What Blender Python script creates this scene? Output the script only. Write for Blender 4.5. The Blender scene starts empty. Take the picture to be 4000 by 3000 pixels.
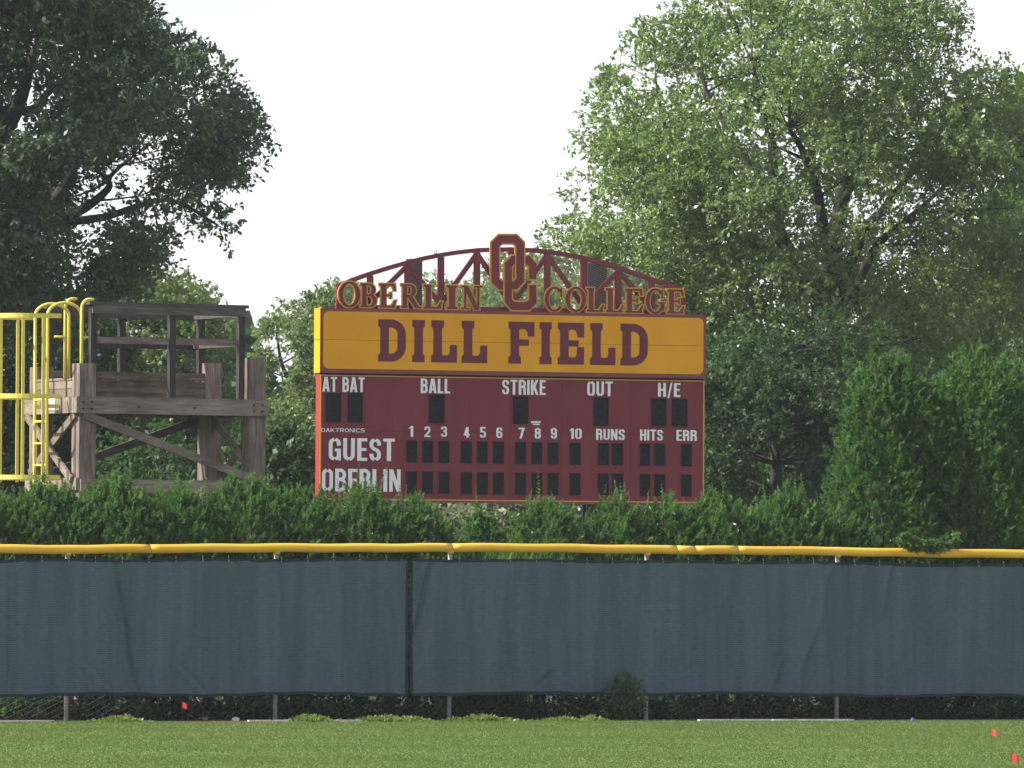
import bpy, bmesh, math, random
import numpy as np
from mathutils import Vector, Matrix
from mathutils.geometry import delaunay_2d_cdt

# ------------------------------------------------------------------ camera, sky, sun, exposure
scn = bpy.context.scene
COL = scn.collection
PI = math.pi
FPX, HOR, ROLL = 30000.0, 2350.0, 0.005          # focal length in photo pixels, row of the horizon
CAMZ = 1.54
cam = bpy.data.cameras.new('camera')
camo = bpy.data.objects.new('camera', cam)
COL.objects.link(camo)
scn.camera = camo
cam.sensor_width = 36.0
cam.lens = FPX * 36.0 / 4000.0
cam.clip_start, cam.clip_end = 1.0, 6000.0
ROT = Matrix.Rotation(PI / 2 + math.atan((HOR - 1500) / FPX), 3, 'X') @ Matrix.Rotation(ROLL, 3, 'Z')
camo.matrix_world = Matrix.Translation((0, 0, CAMZ)) @ ROT.to_4x4()
RN = np.array(ROT)

SUN_DIR = Vector((-0.75, -0.12, 0.65)).normalized()   # towards the sun: from the left, so that the board's face stays in shade
world = bpy.data.worlds.new('World')
scn.world = world
world.use_nodes = True
nt = world.node_tree
nt.nodes.clear()
out = nt.nodes.new('ShaderNodeOutputWorld')
bg = nt.nodes.new('ShaderNodeBackground')
sky = nt.nodes.new('ShaderNodeTexSky')
sky.sky_type = 'NISHITA'
sky.sun_disc = False
sky.sun_elevation = math.asin(SUN_DIR.z)
sky.sun_rotation = math.atan2(SUN_DIR.x, SUN_DIR.y)
sky.altitude = 200
sky.air_density, sky.dust_density, sky.ozone_density = 1.0, 4.0, 1.0
tc = nt.nodes.new('ShaderNodeTexCoord')
mp = nt.nodes.new('ShaderNodeMapping')
mp.inputs['Scale'].default_value = (1, 1, 3)
nz = nt.nodes.new('ShaderNodeTexNoise')
nz.inputs['Scale'].default_value = 2.2
nz.inputs['Detail'].default_value = 6
rp = nt.nodes.new('ShaderNodeMapRange')
rp.inputs['From Min'].default_value, rp.inputs['From Max'].default_value = 0.3, 0.6
rp.inputs['To Min'].default_value, rp.inputs['To Max'].default_value = 0.7, 1.0
mx = nt.nodes.new('ShaderNodeMix')
mx.data_type = 'RGBA'
mx.inputs['B'].default_value = (9.6, 9.75, 10.0, 1)      # thin bright cloud over the blue
n2 = nt.nodes.new('ShaderNodeTexNoise'); n2.inputs['Scale'].default_value = 9.0; n2.inputs['Detail'].default_value = 5
c2 = nt.nodes.new('ShaderNodeValToRGB')
c2.color_ramp.elements[0].position, c2.color_ramp.elements[0].color = 0.30, (6.4, 6.55, 6.8, 1)
c2.color_ramp.elements[1].position, c2.color_ramp.elements[1].color = 0.52, (9.6, 9.75, 10.0, 1)
nt.links.new(mp.outputs['Vector'], n2.inputs['Vector'])
nt.links.new(n2.outputs['Fac'], c2.inputs['Fac'])
nt.links.new(c2.outputs['Color'], mx.inputs['B'])
nt.links.new(tc.outputs['Generated'], mp.inputs['Vector'])
nt.links.new(mp.outputs['Vector'], nz.inputs['Vector'])
nt.links.new(nz.outputs['Fac'], rp.inputs['Value'])
sx = nt.nodes.new('ShaderNodeSeparateXYZ')
el = nt.nodes.new('ShaderNodeMapRange')
el.interpolation_type = 'SMOOTHSTEP'
el.inputs['From Min'].default_value, el.inputs['From Max'].default_value = 0.05, 0.8
el.inputs['To Min'].default_value, el.inputs['To Max'].default_value = 1.0, 0.2
ml = nt.nodes.new('ShaderNodeMath'); ml.operation = 'MULTIPLY'
nt.links.new(tc.outputs['Generated'], sx.inputs[0])
nt.links.new(sx.outputs['Z'], el.inputs['Value'])
nt.links.new(rp.outputs['Result'], ml.inputs[0]); nt.links.new(el.outputs['Result'], ml.inputs[1])
nt.links.new(ml.outputs[0], mx.inputs['Factor'])      # the haze is thickest low down
nt.links.new(sky.outputs['Color'], mx.inputs['A'])
nt.links.new(mx.outputs['Result'], bg.inputs['Color'])
bg.inputs['Strength'].default_value = 0.085
nt.links.new(bg.outputs['Background'], out.inputs['Surface'])

sl = bpy.data.lights.new('sun', 'SUN')
sl.energy = 5.0
sl.angle = math.radians(0.5)
sl.color = (1.0, 0.95, 0.86)
so = bpy.data.objects.new('sun', sl)
so.rotation_euler = (-SUN_DIR).to_track_quat('-Z', 'Y').to_euler()
so.location = (-40, 60, 60)
COL.objects.link(so)

vs = scn.view_settings
vs.view_transform, vs.look, vs.exposure, vs.gamma = 'Standard', 'None', 0.83, 1.0
vs.use_curve_mapping = False
scn.cycles.max_bounces = 8
scn.cycles.transparent_max_bounces = 8
scn.cycles.diffuse_bounces = 3
scn.cycles.glossy_bounces = 2
scn.cycles.transmission_bounces = 4

# ------------------------------------------------------------------ helpers
def tag(o, label=None, cat=None, group=None, kind=None):
    if label: o['label'] = label
    if cat: o['category'] = cat
    if group: o['group'] = group
    if kind: o['kind'] = kind
    return o

def empty(name, loc, rz=0.0):
    o = bpy.data.objects.new(name, None)
    o.empty_display_size = 0.3
    o.location = loc
    o.rotation_euler = (0, 0, rz)
    COL.objects.link(o)
    return o

def ray(px, py):
    return RN @ np.array([(px - 2000.0) / FPX, -(py - 1500.0) / FPX, -1.0])

def at(px, py, Y):
    d = ray(px, py)
    t = Y / d[1]
    return Vector((d[0] * t, Y, CAMZ + d[2] * t))

class Frame:
    """A vertical plane turned by theta about z: u along it, v behind it."""
    def __init__(self, ox, oy, theta):
        self.o = np.array([ox, oy, 0.0]); self.th = theta
        self.u = np.array([math.cos(theta), math.sin(theta), 0.0])
        self.v = np.array([-math.sin(theta), math.cos(theta), 0.0])
    def hit(self, px, py, v=0.0):
        d = ray(px, py)
        c = np.array([0, 0, CAMZ])
        t = np.dot(self.o + self.v * v - c, self.v) / np.dot(d, self.v)
        p = c + d * t
        return float(np.dot(p - self.o, self.u)), float(p[2])
    def world(self, u, v, z):
        p = self.o + self.u * u + self.v * v
        return Vector((p[0], p[1], z))

class MB:
    def __init__(self):
        self.v = []; self.f = []
    def add(self, vs, fs):
        n = len(self.v)
        self.v += [tuple(p) for p in vs]
        self.f += [tuple(i + n for i in f) for f in fs]
        return self
    def box(self, x0, x1, y0, y1, z0, z1):
        return self.add([(x0, y0, z0), (x1, y0, z0), (x1, y1, z0), (x0, y1, z0), (x0, y0, z1), (x1, y0, z1), (x1, y1, z1), (x0, y1, z1)],
                        [(0, 3, 2, 1), (4, 5, 6, 7), (0, 1, 5, 4), (1, 2, 6, 5), (2, 3, 7, 6), (3, 0, 4, 7)])
    def bar(self, a, b, side, w, t):
        """A plank from a to b; side = the thickness direction; w across, t thick."""
        a, b, s = Vector(a), Vector(b), Vector(side).normalized()
        d = (b - a).normalized()
        c = d.cross(s).normalized()
        s = c.cross(d).normalized()
        P = []
        for e in (a, b):
            for i, j in ((-1, -1), (1, -1), (1, 1), (-1, 1)):
                P.append(e + c * (i * w / 2) + s * (j * t / 2))
        return self.add(P, [(0, 1, 2, 3), (7, 6, 5, 4), (0, 4, 5, 1), (1, 5, 6, 2), (2, 6, 7, 3), (3, 7, 4, 0)])
    def tube(self, pts, r, sides=8, caps=True):
        pts = [Vector(p) for p in pts]
        rs = r if isinstance(r, (list, tuple)) else [r] * len(pts)
        n0 = None; rings = []
        for i, p in enumerate(pts):
            d = (pts[min(i + 1, len(pts) - 1)] - pts[max(i - 1, 0)])
            d = d.normalized() if d.length > 1e-9 else Vector((0, 0, 1))
            if n0 is None:
                n0 = d.orthogonal().normalized()
            n0 = (n0 - d * n0.dot(d)).normalized()
            b = d.cross(n0)
            rings.append([p + (n0 * math.cos(2 * PI * k / sides) + b * math.sin(2 * PI * k / sides)) * rs[i] for k in range(sides)])
        V = [q for rg in rings for q in rg]; Fc = []
        for i in range(len(pts) - 1):
            for k in range(sides):
                a, b2 = i * sides + k, i * sides + (k + 1) % sides
                Fc.append((a, b2, b2 + sides, a + sides))
        if caps:
            Fc.append(tuple(range(sides))[::-1])
            Fc.append(tuple(range((len(pts) - 1) * sides, len(pts) * sides)))
        return self.add(V, Fc)
    def build(self, name, mat, parent=None, smooth=False):
        me = bpy.data.meshes.new(name)
        me.from_pydata(self.v, [], self.f)
        me.materials.append(mat)
        if smooth:
            me.polygons.foreach_set('use_smooth', [True] * len(me.polygons))
        o = bpy.data.objects.new(name, me)
        COL.objects.link(o)
        if parent: o.parent = parent
        return o

def fast_mesh(name, V, nper, mat, parent=None, tint=None):
    """V: (n*nper,3) array of separate faces with nper corners."""
    V = np.ascontiguousarray(V, dtype=np.float32)
    n = len(V); nf = n // nper
    me = bpy.data.meshes.new(name)
    me.vertices.add(n); me.loops.add(n); me.polygons.add(nf)
    me.vertices.foreach_set('co', V.ravel())
    me.loops.foreach_set('vertex_index', np.arange(n, dtype=np.int32))
    me.polygons.foreach_set('loop_start', np.arange(0, n, nper, dtype=np.int32))
    if tint is not None:
        a = me.attributes.new('tint', 'FLOAT', 'FACE')
        a.data.foreach_set('value', np.ascontiguousarray(tint, dtype=np.float32))
    me.update(calc_edges=True)
    me.materials.append(mat)
    o = bpy.data.objects.new(name, me)
    COL.objects.link(o)
    if parent: o.parent = parent
    return o

# ------------------------------------------------------------------ materials
def mat(name, col, rough=0.6, spec=0.4, metal=0.0):
    m = bpy.data.materials.new(name); m.use_nodes = True
    b = m.node_tree.nodes['Principled BSDF']
    b.inputs['Base Color'].default_value = (*col, 1)
    b.inputs['Roughness'].default_value = rough
    b.inputs['Specular IOR Level'].default_value = spec
    b.inputs['Metallic'].default_value = metal
    return m

def noise_mat(name, stops, scale=(1, 1, 1), nscale=5.0, detail=4, rough=0.7, spec=0.3, bump=0.0, rand=0.0, metal=0.0, second=None, coord='Object'):
    """Base colour from a stretched noise through a ramp; per-object brightness jitter; optional coarse second stain noise."""
    m = mat(name, stops[0][1], rough, spec, metal)
    nt = m.node_tree; N = nt.nodes.new; L = nt.links.new
    b = nt.nodes['Principled BSDF']
    tc = N('ShaderNodeTexCoord'); mp = N('ShaderNodeMapping')
    mp.inputs['Scale'].default_value = scale
    oi = N('ShaderNodeObjectInfo')
    L(tc.outputs[coord], mp.inputs['Vector'])
    if rand:
        mul = N('ShaderNodeMath'); mul.operation = 'MULTIPLY'; mul.inputs[1].default_value = 37.0
        L(oi.outputs['Random'], mul.inputs[0]); L(mul.outputs[0], mp.inputs['Location'])
    nz = N('ShaderNodeTexNoise'); nz.inputs['Scale'].default_value = nscale; nz.inputs['Detail'].default_value = detail
    nz.inputs['Roughness'].default_value = 0.62
    L(mp.outputs['Vector'], nz.inputs['Vector'])
    rp = N('ShaderNodeValToRGB'); cr = rp.color_ramp
    cr.elements[0].position, cr.elements[0].color = stops[0][0], (*stops[0][1], 1)
    cr.elements[1].position, cr.elements[1].color = stops[-1][0], (*stops[-1][1], 1)
    for p, c in stops[1:-1]:
        e = cr.elements.new(p); e.color = (*c, 1)
    L(nz.outputs['Fac'], rp.inputs['Fac'])
    col = rp.outputs['Color']
    if second:
        sc2, lo, hi = second
        n2 = N('ShaderNodeTexNoise'); n2.inputs['Scale'].default_value = sc2; n2.inputs['Detail'].default_value = 3
        L(tc.outputs[coord], n2.inputs['Vector'])
        r2 = N('ShaderNodeMapRange'); r2.inputs['From Min'].default_value, r2.inputs['From Max'].default_value = 0.3, 0.7
        r2.inputs['To Min'].default_value, r2.inputs['To Max'].default_value = lo, hi
        L(n2.outputs['Fac'], r2.inputs['Value'])
        vm = N('ShaderNodeVectorMath'); vm.operation = 'SCALE'
        L(col, vm.inputs[0]); L(r2.outputs['Result'], vm.inputs['Scale']); col = vm.outputs[0]
    if rand:
        r3 = N('ShaderNodeMapRange'); r3.inputs['To Min'].default_value, r3.inputs['To Max'].default_value = 1 - rand, 1 + rand
        L(oi.outputs['Random'], r3.inputs['Value'])
        vm = N('ShaderNodeVectorMath'); vm.operation = 'SCALE'
        L(col, vm.inputs[0]); L(r3.outputs['Result'], vm.inputs['Scale']); col = vm.outputs[0]
    L(col, b.inputs['Base Color'])
    if bump:
        bp = N('ShaderNodeBump'); bp.inputs['Strength'].default_value = bump; bp.inputs['Distance'].default_value = 0.02
        L(nz.outputs['Fac'], bp.inputs['Height']); L(bp.outputs['Normal'], b.inputs['Normal'])
    return m

def leaf_mat(name, stops, trans=0.4, rough=0.45, spec=0.5, tboost=(1.5, 1.7, 0.8)):
    m = bpy.data.materials.new(name); m.use_nodes = True
    nt = m.node_tree; N = nt.nodes.new; L = nt.links.new
    b = nt.nodes['Principled BSDF']; out = nt.nodes['Material Output']
    at_ = N('ShaderNodeAttribute'); at_.attribute_name = 'tint'
    rp = N('ShaderNodeValToRGB'); cr = rp.color_ramp
    cr.elements[0].position, cr.elements[0].color = stops[0][0], (*stops[0][1], 1)
    cr.elements[1].position, cr.elements[1].color = stops[-1][0], (*stops[-1][1], 1)
    for p, c in stops[1:-1]:
        e = cr.elements.new(p); e.color = (*c, 1)
    L(at_.outputs['Fac'], rp.inputs['Fac'])
    L(rp.outputs['Color'], b.inputs['Base Color'])
    b.inputs['Roughness'].default_value = rough
    b.inputs['Specular IOR Level'].default_value = spec
    tr = N('ShaderNodeBsdfTranslucent')
    vm = N('ShaderNodeVectorMath'); vm.operation = 'MULTIPLY'; vm.inputs[1].default_value = tboost
    L(rp.outputs['Color'], vm.inputs[0]); L(vm.outputs[0], tr.inputs['Color'])
    ms = N('ShaderNodeMixShader'); ms.inputs['Fac'].default_value = trans
    L(b.outputs[0], ms.inputs[1]); L(tr.outputs[0], ms.inputs[2]); L(ms.outputs[0], out.inputs['Surface'])
    return m

WOOD = [(0.25, (0.105, 0.084, 0.066)), (0.5, (0.20, 0.167, 0.136)), (0.75, (0.29, 0.25, 0.21))]
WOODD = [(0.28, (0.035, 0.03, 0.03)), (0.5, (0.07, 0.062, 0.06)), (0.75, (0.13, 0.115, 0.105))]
WOODR = [(0.28, (0.08, 0.060, 0.050)), (0.5, (0.165, 0.128, 0.108)), (0.72, (0.26, 0.22, 0.19))]
WOODK = [(0.28, (0.05, 0.036, 0.030)), (0.5, (0.115, 0.088, 0.074)), (0.72, (0.19, 0.16, 0.14))]
M = {}
M['wood_u'] = noise_mat('weathered_timber_along', WOOD, (1.2, 14, 14), 2.2, 6, 0.9, 0.15, 0.25, 0.18, second=(1.7, 0.7, 1.25))
M['wood_z'] = noise_mat('weathered_timber_upright', WOODR, (14, 14, 1.1), 2.2, 6, 0.9, 0.15, 0.25, 0.18, second=(1.7, 0.7, 1.25))
M['wood_kick'] = noise_mat('stained_kick_timber', WOODK, (1.2, 14, 9), 2.2, 6, 0.9, 0.15, 0.25, 0.15, second=(2.2, 0.65, 1.3))
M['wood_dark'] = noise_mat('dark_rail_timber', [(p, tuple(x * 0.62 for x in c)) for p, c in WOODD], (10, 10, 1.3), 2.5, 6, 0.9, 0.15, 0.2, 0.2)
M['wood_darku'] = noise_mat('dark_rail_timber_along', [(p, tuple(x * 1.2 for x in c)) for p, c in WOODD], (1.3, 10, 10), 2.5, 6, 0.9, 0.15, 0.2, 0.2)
M['ladder'] = noise_mat('yellow_ladder_paint', [(0.3, (0.66, 0.55, 0.08)), (0.7, (0.75, 0.65, 0.13))], (1, 1, 1), 9, 4, 0.45, 0.4)
M['plate'] = mat('white_plate', (0.8, 0.8, 0.8), 0.5)
M['maroon'] = noise_mat('maroon_paint', [(0.3, (0.155, 0.022, 0.032)), (0.55, (0.18, 0.026, 0.038)), (0.75, (0.205, 0.036, 0.050))], (2.2, 1, 0.3), 2.0, 6, 0.45, 0.22, rand=0.06, second=(0.8, 0.9, 1.1))
M['maroon_trim'] = noise_mat('maroon_trim_paint', [(0.3, (0.16, 0.02, 0.032)), (0.7, (0.19, 0.028, 0.04))], (1, 1, 1), 4.0, 4, 0.35, 0.45)
M['side_red'] = mat('red_side_paint', (0.30, 0.030, 0.022), 0.5, 0.25)
M['gold'] = noise_mat('gold_panel_paint', [(0.3, (0.68, 0.305, 0.004)), (0.55, (0.74, 0.335, 0.005)), (0.75, (0.77, 0.36, 0.010))], (0.5, 1, 0.25), 2.4, 6, 0.45, 0.22, rand=0.02, second=(0.9, 0.95, 1.05))
M['gold_edge'] = mat('gold_edge_paint', (0.60, 0.31, 0.03), 0.5)
M['letter_maroon'] = mat('maroon_vinyl', (0.13, 0.010, 0.028), 0.4, 0.3)
M['white_letter'] = mat('white_vinyl', (0.80, 0.82, 0.84), 0.45)
M['seam'] = mat('dark_joint', (0.03, 0.02, 0.02), 0.9, 0.1)
M['led'] = noise_mat('dark_digit_mask', [(0.42, (0.007, 0.009, 0.010)), (0.6, (0.014, 0.018, 0.020))], (1, 1, 1), 38, 3, 0.7, 0.1, rand=0.1)
M['steel_dark'] = noise_mat('dark_column_steel', [(0.3, (0.016, 0.015, 0.018)), (0.7, (0.045, 0.04, 0.045))], (1, 1, 0.4), 6, 4, 0.6, 0.3)
M['lamp'] = mat('unlit_lamp_segment', (0.018, 0.020, 0.020), 0.7, 0.1)
M['wire'] = mat('galvanised_wire', (0.22, 0.22, 0.22), 0.5, 0.4, 0.3)
M['dark_wire'] = mat('dulled_fence_wire', (0.11, 0.115, 0.11), 0.7, 0.2, 0.0)
M['galv'] = noise_mat('galvanised_pipe', [(0.3, (0.36, 0.38, 0.40)), (0.7, (0.50, 0.52, 0.54))], (1, 1, 0.5), 12, 4, 0.45, 0.5, metal=0.3)
M['cap'] = noise_mat('yellow_fence_cap_plastic', [(0.3, (0.66, 0.36, 0.02)), (0.7, (0.78, 0.46, 0.045))], (0.5, 1, 1), 3, 5, 0.4, 0.4, rand=0.03)
M['bark'] = noise_mat('tree_bark', [(0.3, (0.022, 0.019, 0.017)), (0.7, (0.075, 0.066, 0.06))], (6, 6, 1.2), 3, 5, 0.95, 0.1, 0.4)
M['flag'] = None
f_ = mat('orange_red_flag_film', (0.85, 0.07, 0.05), 0.4)
M['flag'] = f_
M['litter'] = noise_mat('pale_litter', [(0.35, (0.35, 0.36, 0.38)), (0.65, (0.7, 0.7, 0.72))], (1, 1, 1), 14, 3, 0.7)
M['blue'] = mat('blue_plastic', (0.06, 0.16, 0.5), 0.4)
M['red'] = mat('red_plastic', (0.5, 0.03, 0.05), 0.4)
M['edging'] = noise_mat('pale_edging', [(0.3, (0.42, 0.38, 0.35)), (0.7, (0.7, 0.66, 0.62))], (1, 1, 1), 6, 4, 0.8)
M['hem'] = mat('dark_webbing', (0.022, 0.028, 0.032), 0.8, 0.2)
M['stone'] = noise_mat('grey_stone', [(0.3, (0.15, 0.14, 0.13)), (0.7, (0.32, 0.3, 0.28))], (1, 1, 1), 8, 4, 0.9)

def screen_material():
    m = noise_mat('windscreen_weave', [(0.3, (0.049, 0.078, 0.100)), (0.7, (0.081, 0.119, 0.146))], (3.2, 1, 0.3), 1.5, 6, 0.75, 0.25)
    nt = m.node_tree; N = nt.nodes.new; L = nt.links.new
    b = nt.nodes['Principled BSDF']
    tc = N('ShaderNodeTexCoord')
    wv = N('ShaderNodeTexWave'); wv.wave_type = 'BANDS'; wv.bands_direction = 'Z'
    wv.inputs['Scale'].default_value = 11.0; wv.inputs['Distortion'].default_value = 1.2; wv.inputs['Detail'].default_value = 3
    wv.inputs['Detail Scale'].default_value = 4.0
    L(tc.outputs['Object'], wv.inputs['Vector'])
    src = b.inputs['Base Color'].links[0].from_socket
    n3 = N('ShaderNodeTexNoise'); n3.inputs['Scale'].default_value = 26.0; n3.inputs['Detail'].default_value = 2
    m3 = N('ShaderNodeMapping'); m3.inputs['Scale'].default_value = (0.5, 1, 2.2)
    L(tc.outputs['Object'], m3.inputs['Vector']); L(m3.outputs['Vector'], n3.inputs['Vector'])
    r3 = N('ShaderNodeMapRange'); r3.inputs['From Min'].default_value, r3.inputs['From Max'].default_value = 0.3, 0.7
    r3.inputs['To Min'].default_value, r3.inputs['To Max'].default_value = 0.86, 1.14
    L(n3.outputs['Fac'], r3.inputs['Value'])
    v3 = N('ShaderNodeVectorMath'); v3.operation = 'SCALE'
    L(src, v3.inputs[0]); L(r3.outputs['Result'], v3.inputs['Scale']); src = v3.outputs[0]
    mr = N('ShaderNodeMapRange'); mr.inputs['To Min'].default_value, mr.inputs['To Max'].default_value = 0.82, 1.18
    L(wv.outputs['Fac'], mr.inputs['Value'])
    vm = N('ShaderNodeVectorMath'); vm.operation = 'SCALE'
    L(src, vm.inputs[0]); L(mr.outputs['Result'], vm.inputs['Scale']); L(vm.outputs[0], b.inputs['Base Color'])
    return m
M['screen'] = screen_material()

# ------------------------------------------------------------------ ground
TH_F = math.atan(0.42)
FEN = Frame(0, 100.0, TH_F)

def grass_mat():
    m = noise_mat('mown_grass', [(0.3, (0.088, 0.128, 0.040)), (0.5, (0.112, 0.158, 0.052)), (0.7, (0.14, 0.175, 0.065))], (0.25, 0.6, 1), 1.1, 6, 0.9, 0.1, second=(0.12, 0.85, 1.15))
    return m
M['grass'] = grass_mat()
M['dirt'] = noise_mat('mulch_dirt', [(0.3, (0.05, 0.038, 0.034)), (0.5, (0.10, 0.075, 0.068)), (0.7, (0.17, 0.135, 0.12))], (1, 1, 1), 5, 6, 0.95, 0.1, 0.3)
M['rough'] = noise_mat('rough_ground', [(0.3, (0.03, 0.045, 0.018)), (0.7, (0.07, 0.085, 0.035))], (1, 1, 1), 0.8, 6, 0.95, 0.1)

g = MB(); g.add([(-420, -40, -0.004), (420, -40, -0.004), (420, 900, -0.004), (-420, 900, -0.004)], [(0, 1, 2, 3)])
tag(g.build('ground', M['rough']), 'rough green ground running on beyond the fence', kind='structure')

rng = np.random.default_rng(5)
def edge_v(u):   # where the lawn ends in front of the fence, wavering
    return -1.55 + 0.22 * math.sin(u * 0.9 + 1) + 0.13 * math.sin(u * 2.7) + 0.06 * math.sin(u * 7.1 + 2)
us = np.arange(-40, 40.01, 0.25)
V = []; Fc = []
for i, u in enumerate(us):
    a = FEN.world(u, edge_v(u), 0.006); V.append(a); V.append(Vector((a.x, -30, 0.006)))
    if i: Fc.append((2 * i - 2, 2 * i - 1, 2 * i + 1, 2 * i))
lawn = MB(); lawn.add(V, Fc)
tag(lawn.build('lawn', M['grass']), 'mown outfield lawn in front of the fence', kind='structure')
V = []; Fc = []
for i, u in enumerate(us):
    V.append(FEN.world(u, -2.4, 0.0)); V.append(FEN.world(u, 3.6, 0.0))
    if i: Fc.append((2 * i - 2, 2 * i, 2 * i + 1, 2 * i - 1))
dd = MB(); dd.add(V, Fc)
tag(dd.build('dirt_strip', M['dirt']), 'bare brown mulch strip under the fence', kind='structure')

hz = bpy.data.materials.new('haze_air'); hz.use_nodes = True
hz.node_tree.nodes.clear()
_o = hz.node_tree.nodes.new('ShaderNodeOutputMaterial'); _p = hz.node_tree.nodes.new('ShaderNodeVolumePrincipled')
_p.inputs['Color'].default_value = (0.82, 0.92, 1.0, 1); _p.inputs['Density'].default_value = 0.00017; _p.inputs['Anisotropy'].default_value = 0.2
hz.node_tree.links.new(_p.outputs[0], _o.inputs['Volume'])
h_ = MB(); h_.box(-440, 440, -60, 920, -1.0, 27.0)
tag(h_.build('haze', hz), 'thin summer haze over the whole field', kind='stuff')

# lawn blades
M['blade'] = leaf_mat('grass_blade', [(0.0, (0.080, 0.128, 0.040)), (0.5, (0.112, 0.165, 0.056)), (0.9, (0.15, 0.19, 0.068)), (1.0, (0.26, 0.20, 0.11))], 0.48, 0.9, 0.05, (1.3, 1.35, 0.75))
def lawn_blades(n=230000):
    Y = 66 + (101.5 - 66) * rng.random(n) ** 0.9
    half = Y * 0.072
    X = (rng.random(n) * 2 - 1) * half
    u = X * math.cos(TH_F) + (Y - 100) * math.sin(TH_F)
    v = -X * math.sin(TH_F) + (Y - 100) * math.cos(TH_F)
    ev = -1.55 + 0.22 * np.sin(u * 0.9 + 1) + 0.13 * np.sin(u * 2.7) + 0.06 * np.sin(u * 7.1 + 2)
    k = v < ev + 0.05 * rng.standard_normal(n)
    X, Y, u, v, ev = X[k], Y[k], u[k], v[k], ev[k]; n = len(X)
    patch = np.sin(X * 0.7 + 0.4 * np.sin(Y * 0.5)) * np.sin(Y * 0.9 + 1) + 0.6 * np.sin(X * 2.1 + Y * 1.3)
    h = (0.014 + 0.010 * rng.random(n)) * (1 + 0.12 * patch)
    near = np.exp(-np.abs(v - ev) / 0.12)
    h = h * (1 + 0.7 * near * rng.random(n))
    ang = rng.random(n) * 2 * PI; w = 0.006 + 0.006 * rng.random(n)
    lean = rng.standard_normal((n, 2)) * 0.4
    V = np.zeros((n, 3, 3))
    V[:, 0] = np.stack([X - np.cos(ang) * w, Y - np.sin(ang) * w, np.full(n, 0.004)], 1)
    V[:, 1] = np.stack([X + np.cos(ang) * w, Y + np.sin(ang) * w, np.full(n, 0.004)], 1)
    V[:, 2] = np.stack([X + lean[:, 0] * h, Y + lean[:, 1] * h, h], 1)
    stripe = 0.10 * np.sin(v * 1.15)
    tint = np.clip(0.54 + 0.05 * rng.standard_normal(n) + 0.10 * patch + stripe, 0, 1)
    worn = np.zeros(n)            # dry worn patches by the lawn edge
    for cu, wd, dp in ((-4.6, 0.5, 0.5), (-3.9, 0.7, 0.35), (-3.0, 0.5, 0.3), (2.6, 0.8, 0.25), (4.9, 0.9, 0.3)):
        worn = np.maximum(worn, np.exp(-((u - cu) / wd) ** 2 - ((v - ev) / dp) ** 2))
    tint = np.where(rng.random(n) < worn * 0.6, 1.0, np.minimum(tint, 0.9))
    o = fast_mesh('grass', V.reshape(-1, 3), 3, M['blade'], None, tint)
    tag(o, 'short mown grass blades of the outfield', kind='stuff')
lawn_blades()

# pale edging along the lawn
for (a, b) in ((-120, 208), (968, 1142), (1282, 1412), (2727, 3010), (3016, 3330)):
    e = MB()
    ua = FEN.hit(a, 2815, -1.2)[0]; ub = FEN.hit(b, 2815, -1.2)[0]
    e.box(ua, ub, -1.25, -1.18, -0.02, 0.026)
    o = e.build('edging_strip', M['edging'])
    o.location = FEN.world(0, 0, 0); o.rotation_euler = (0, 0, TH_F)
    tag(o, 'pale edging strip between lawn and mulch', kind='structure')

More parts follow.
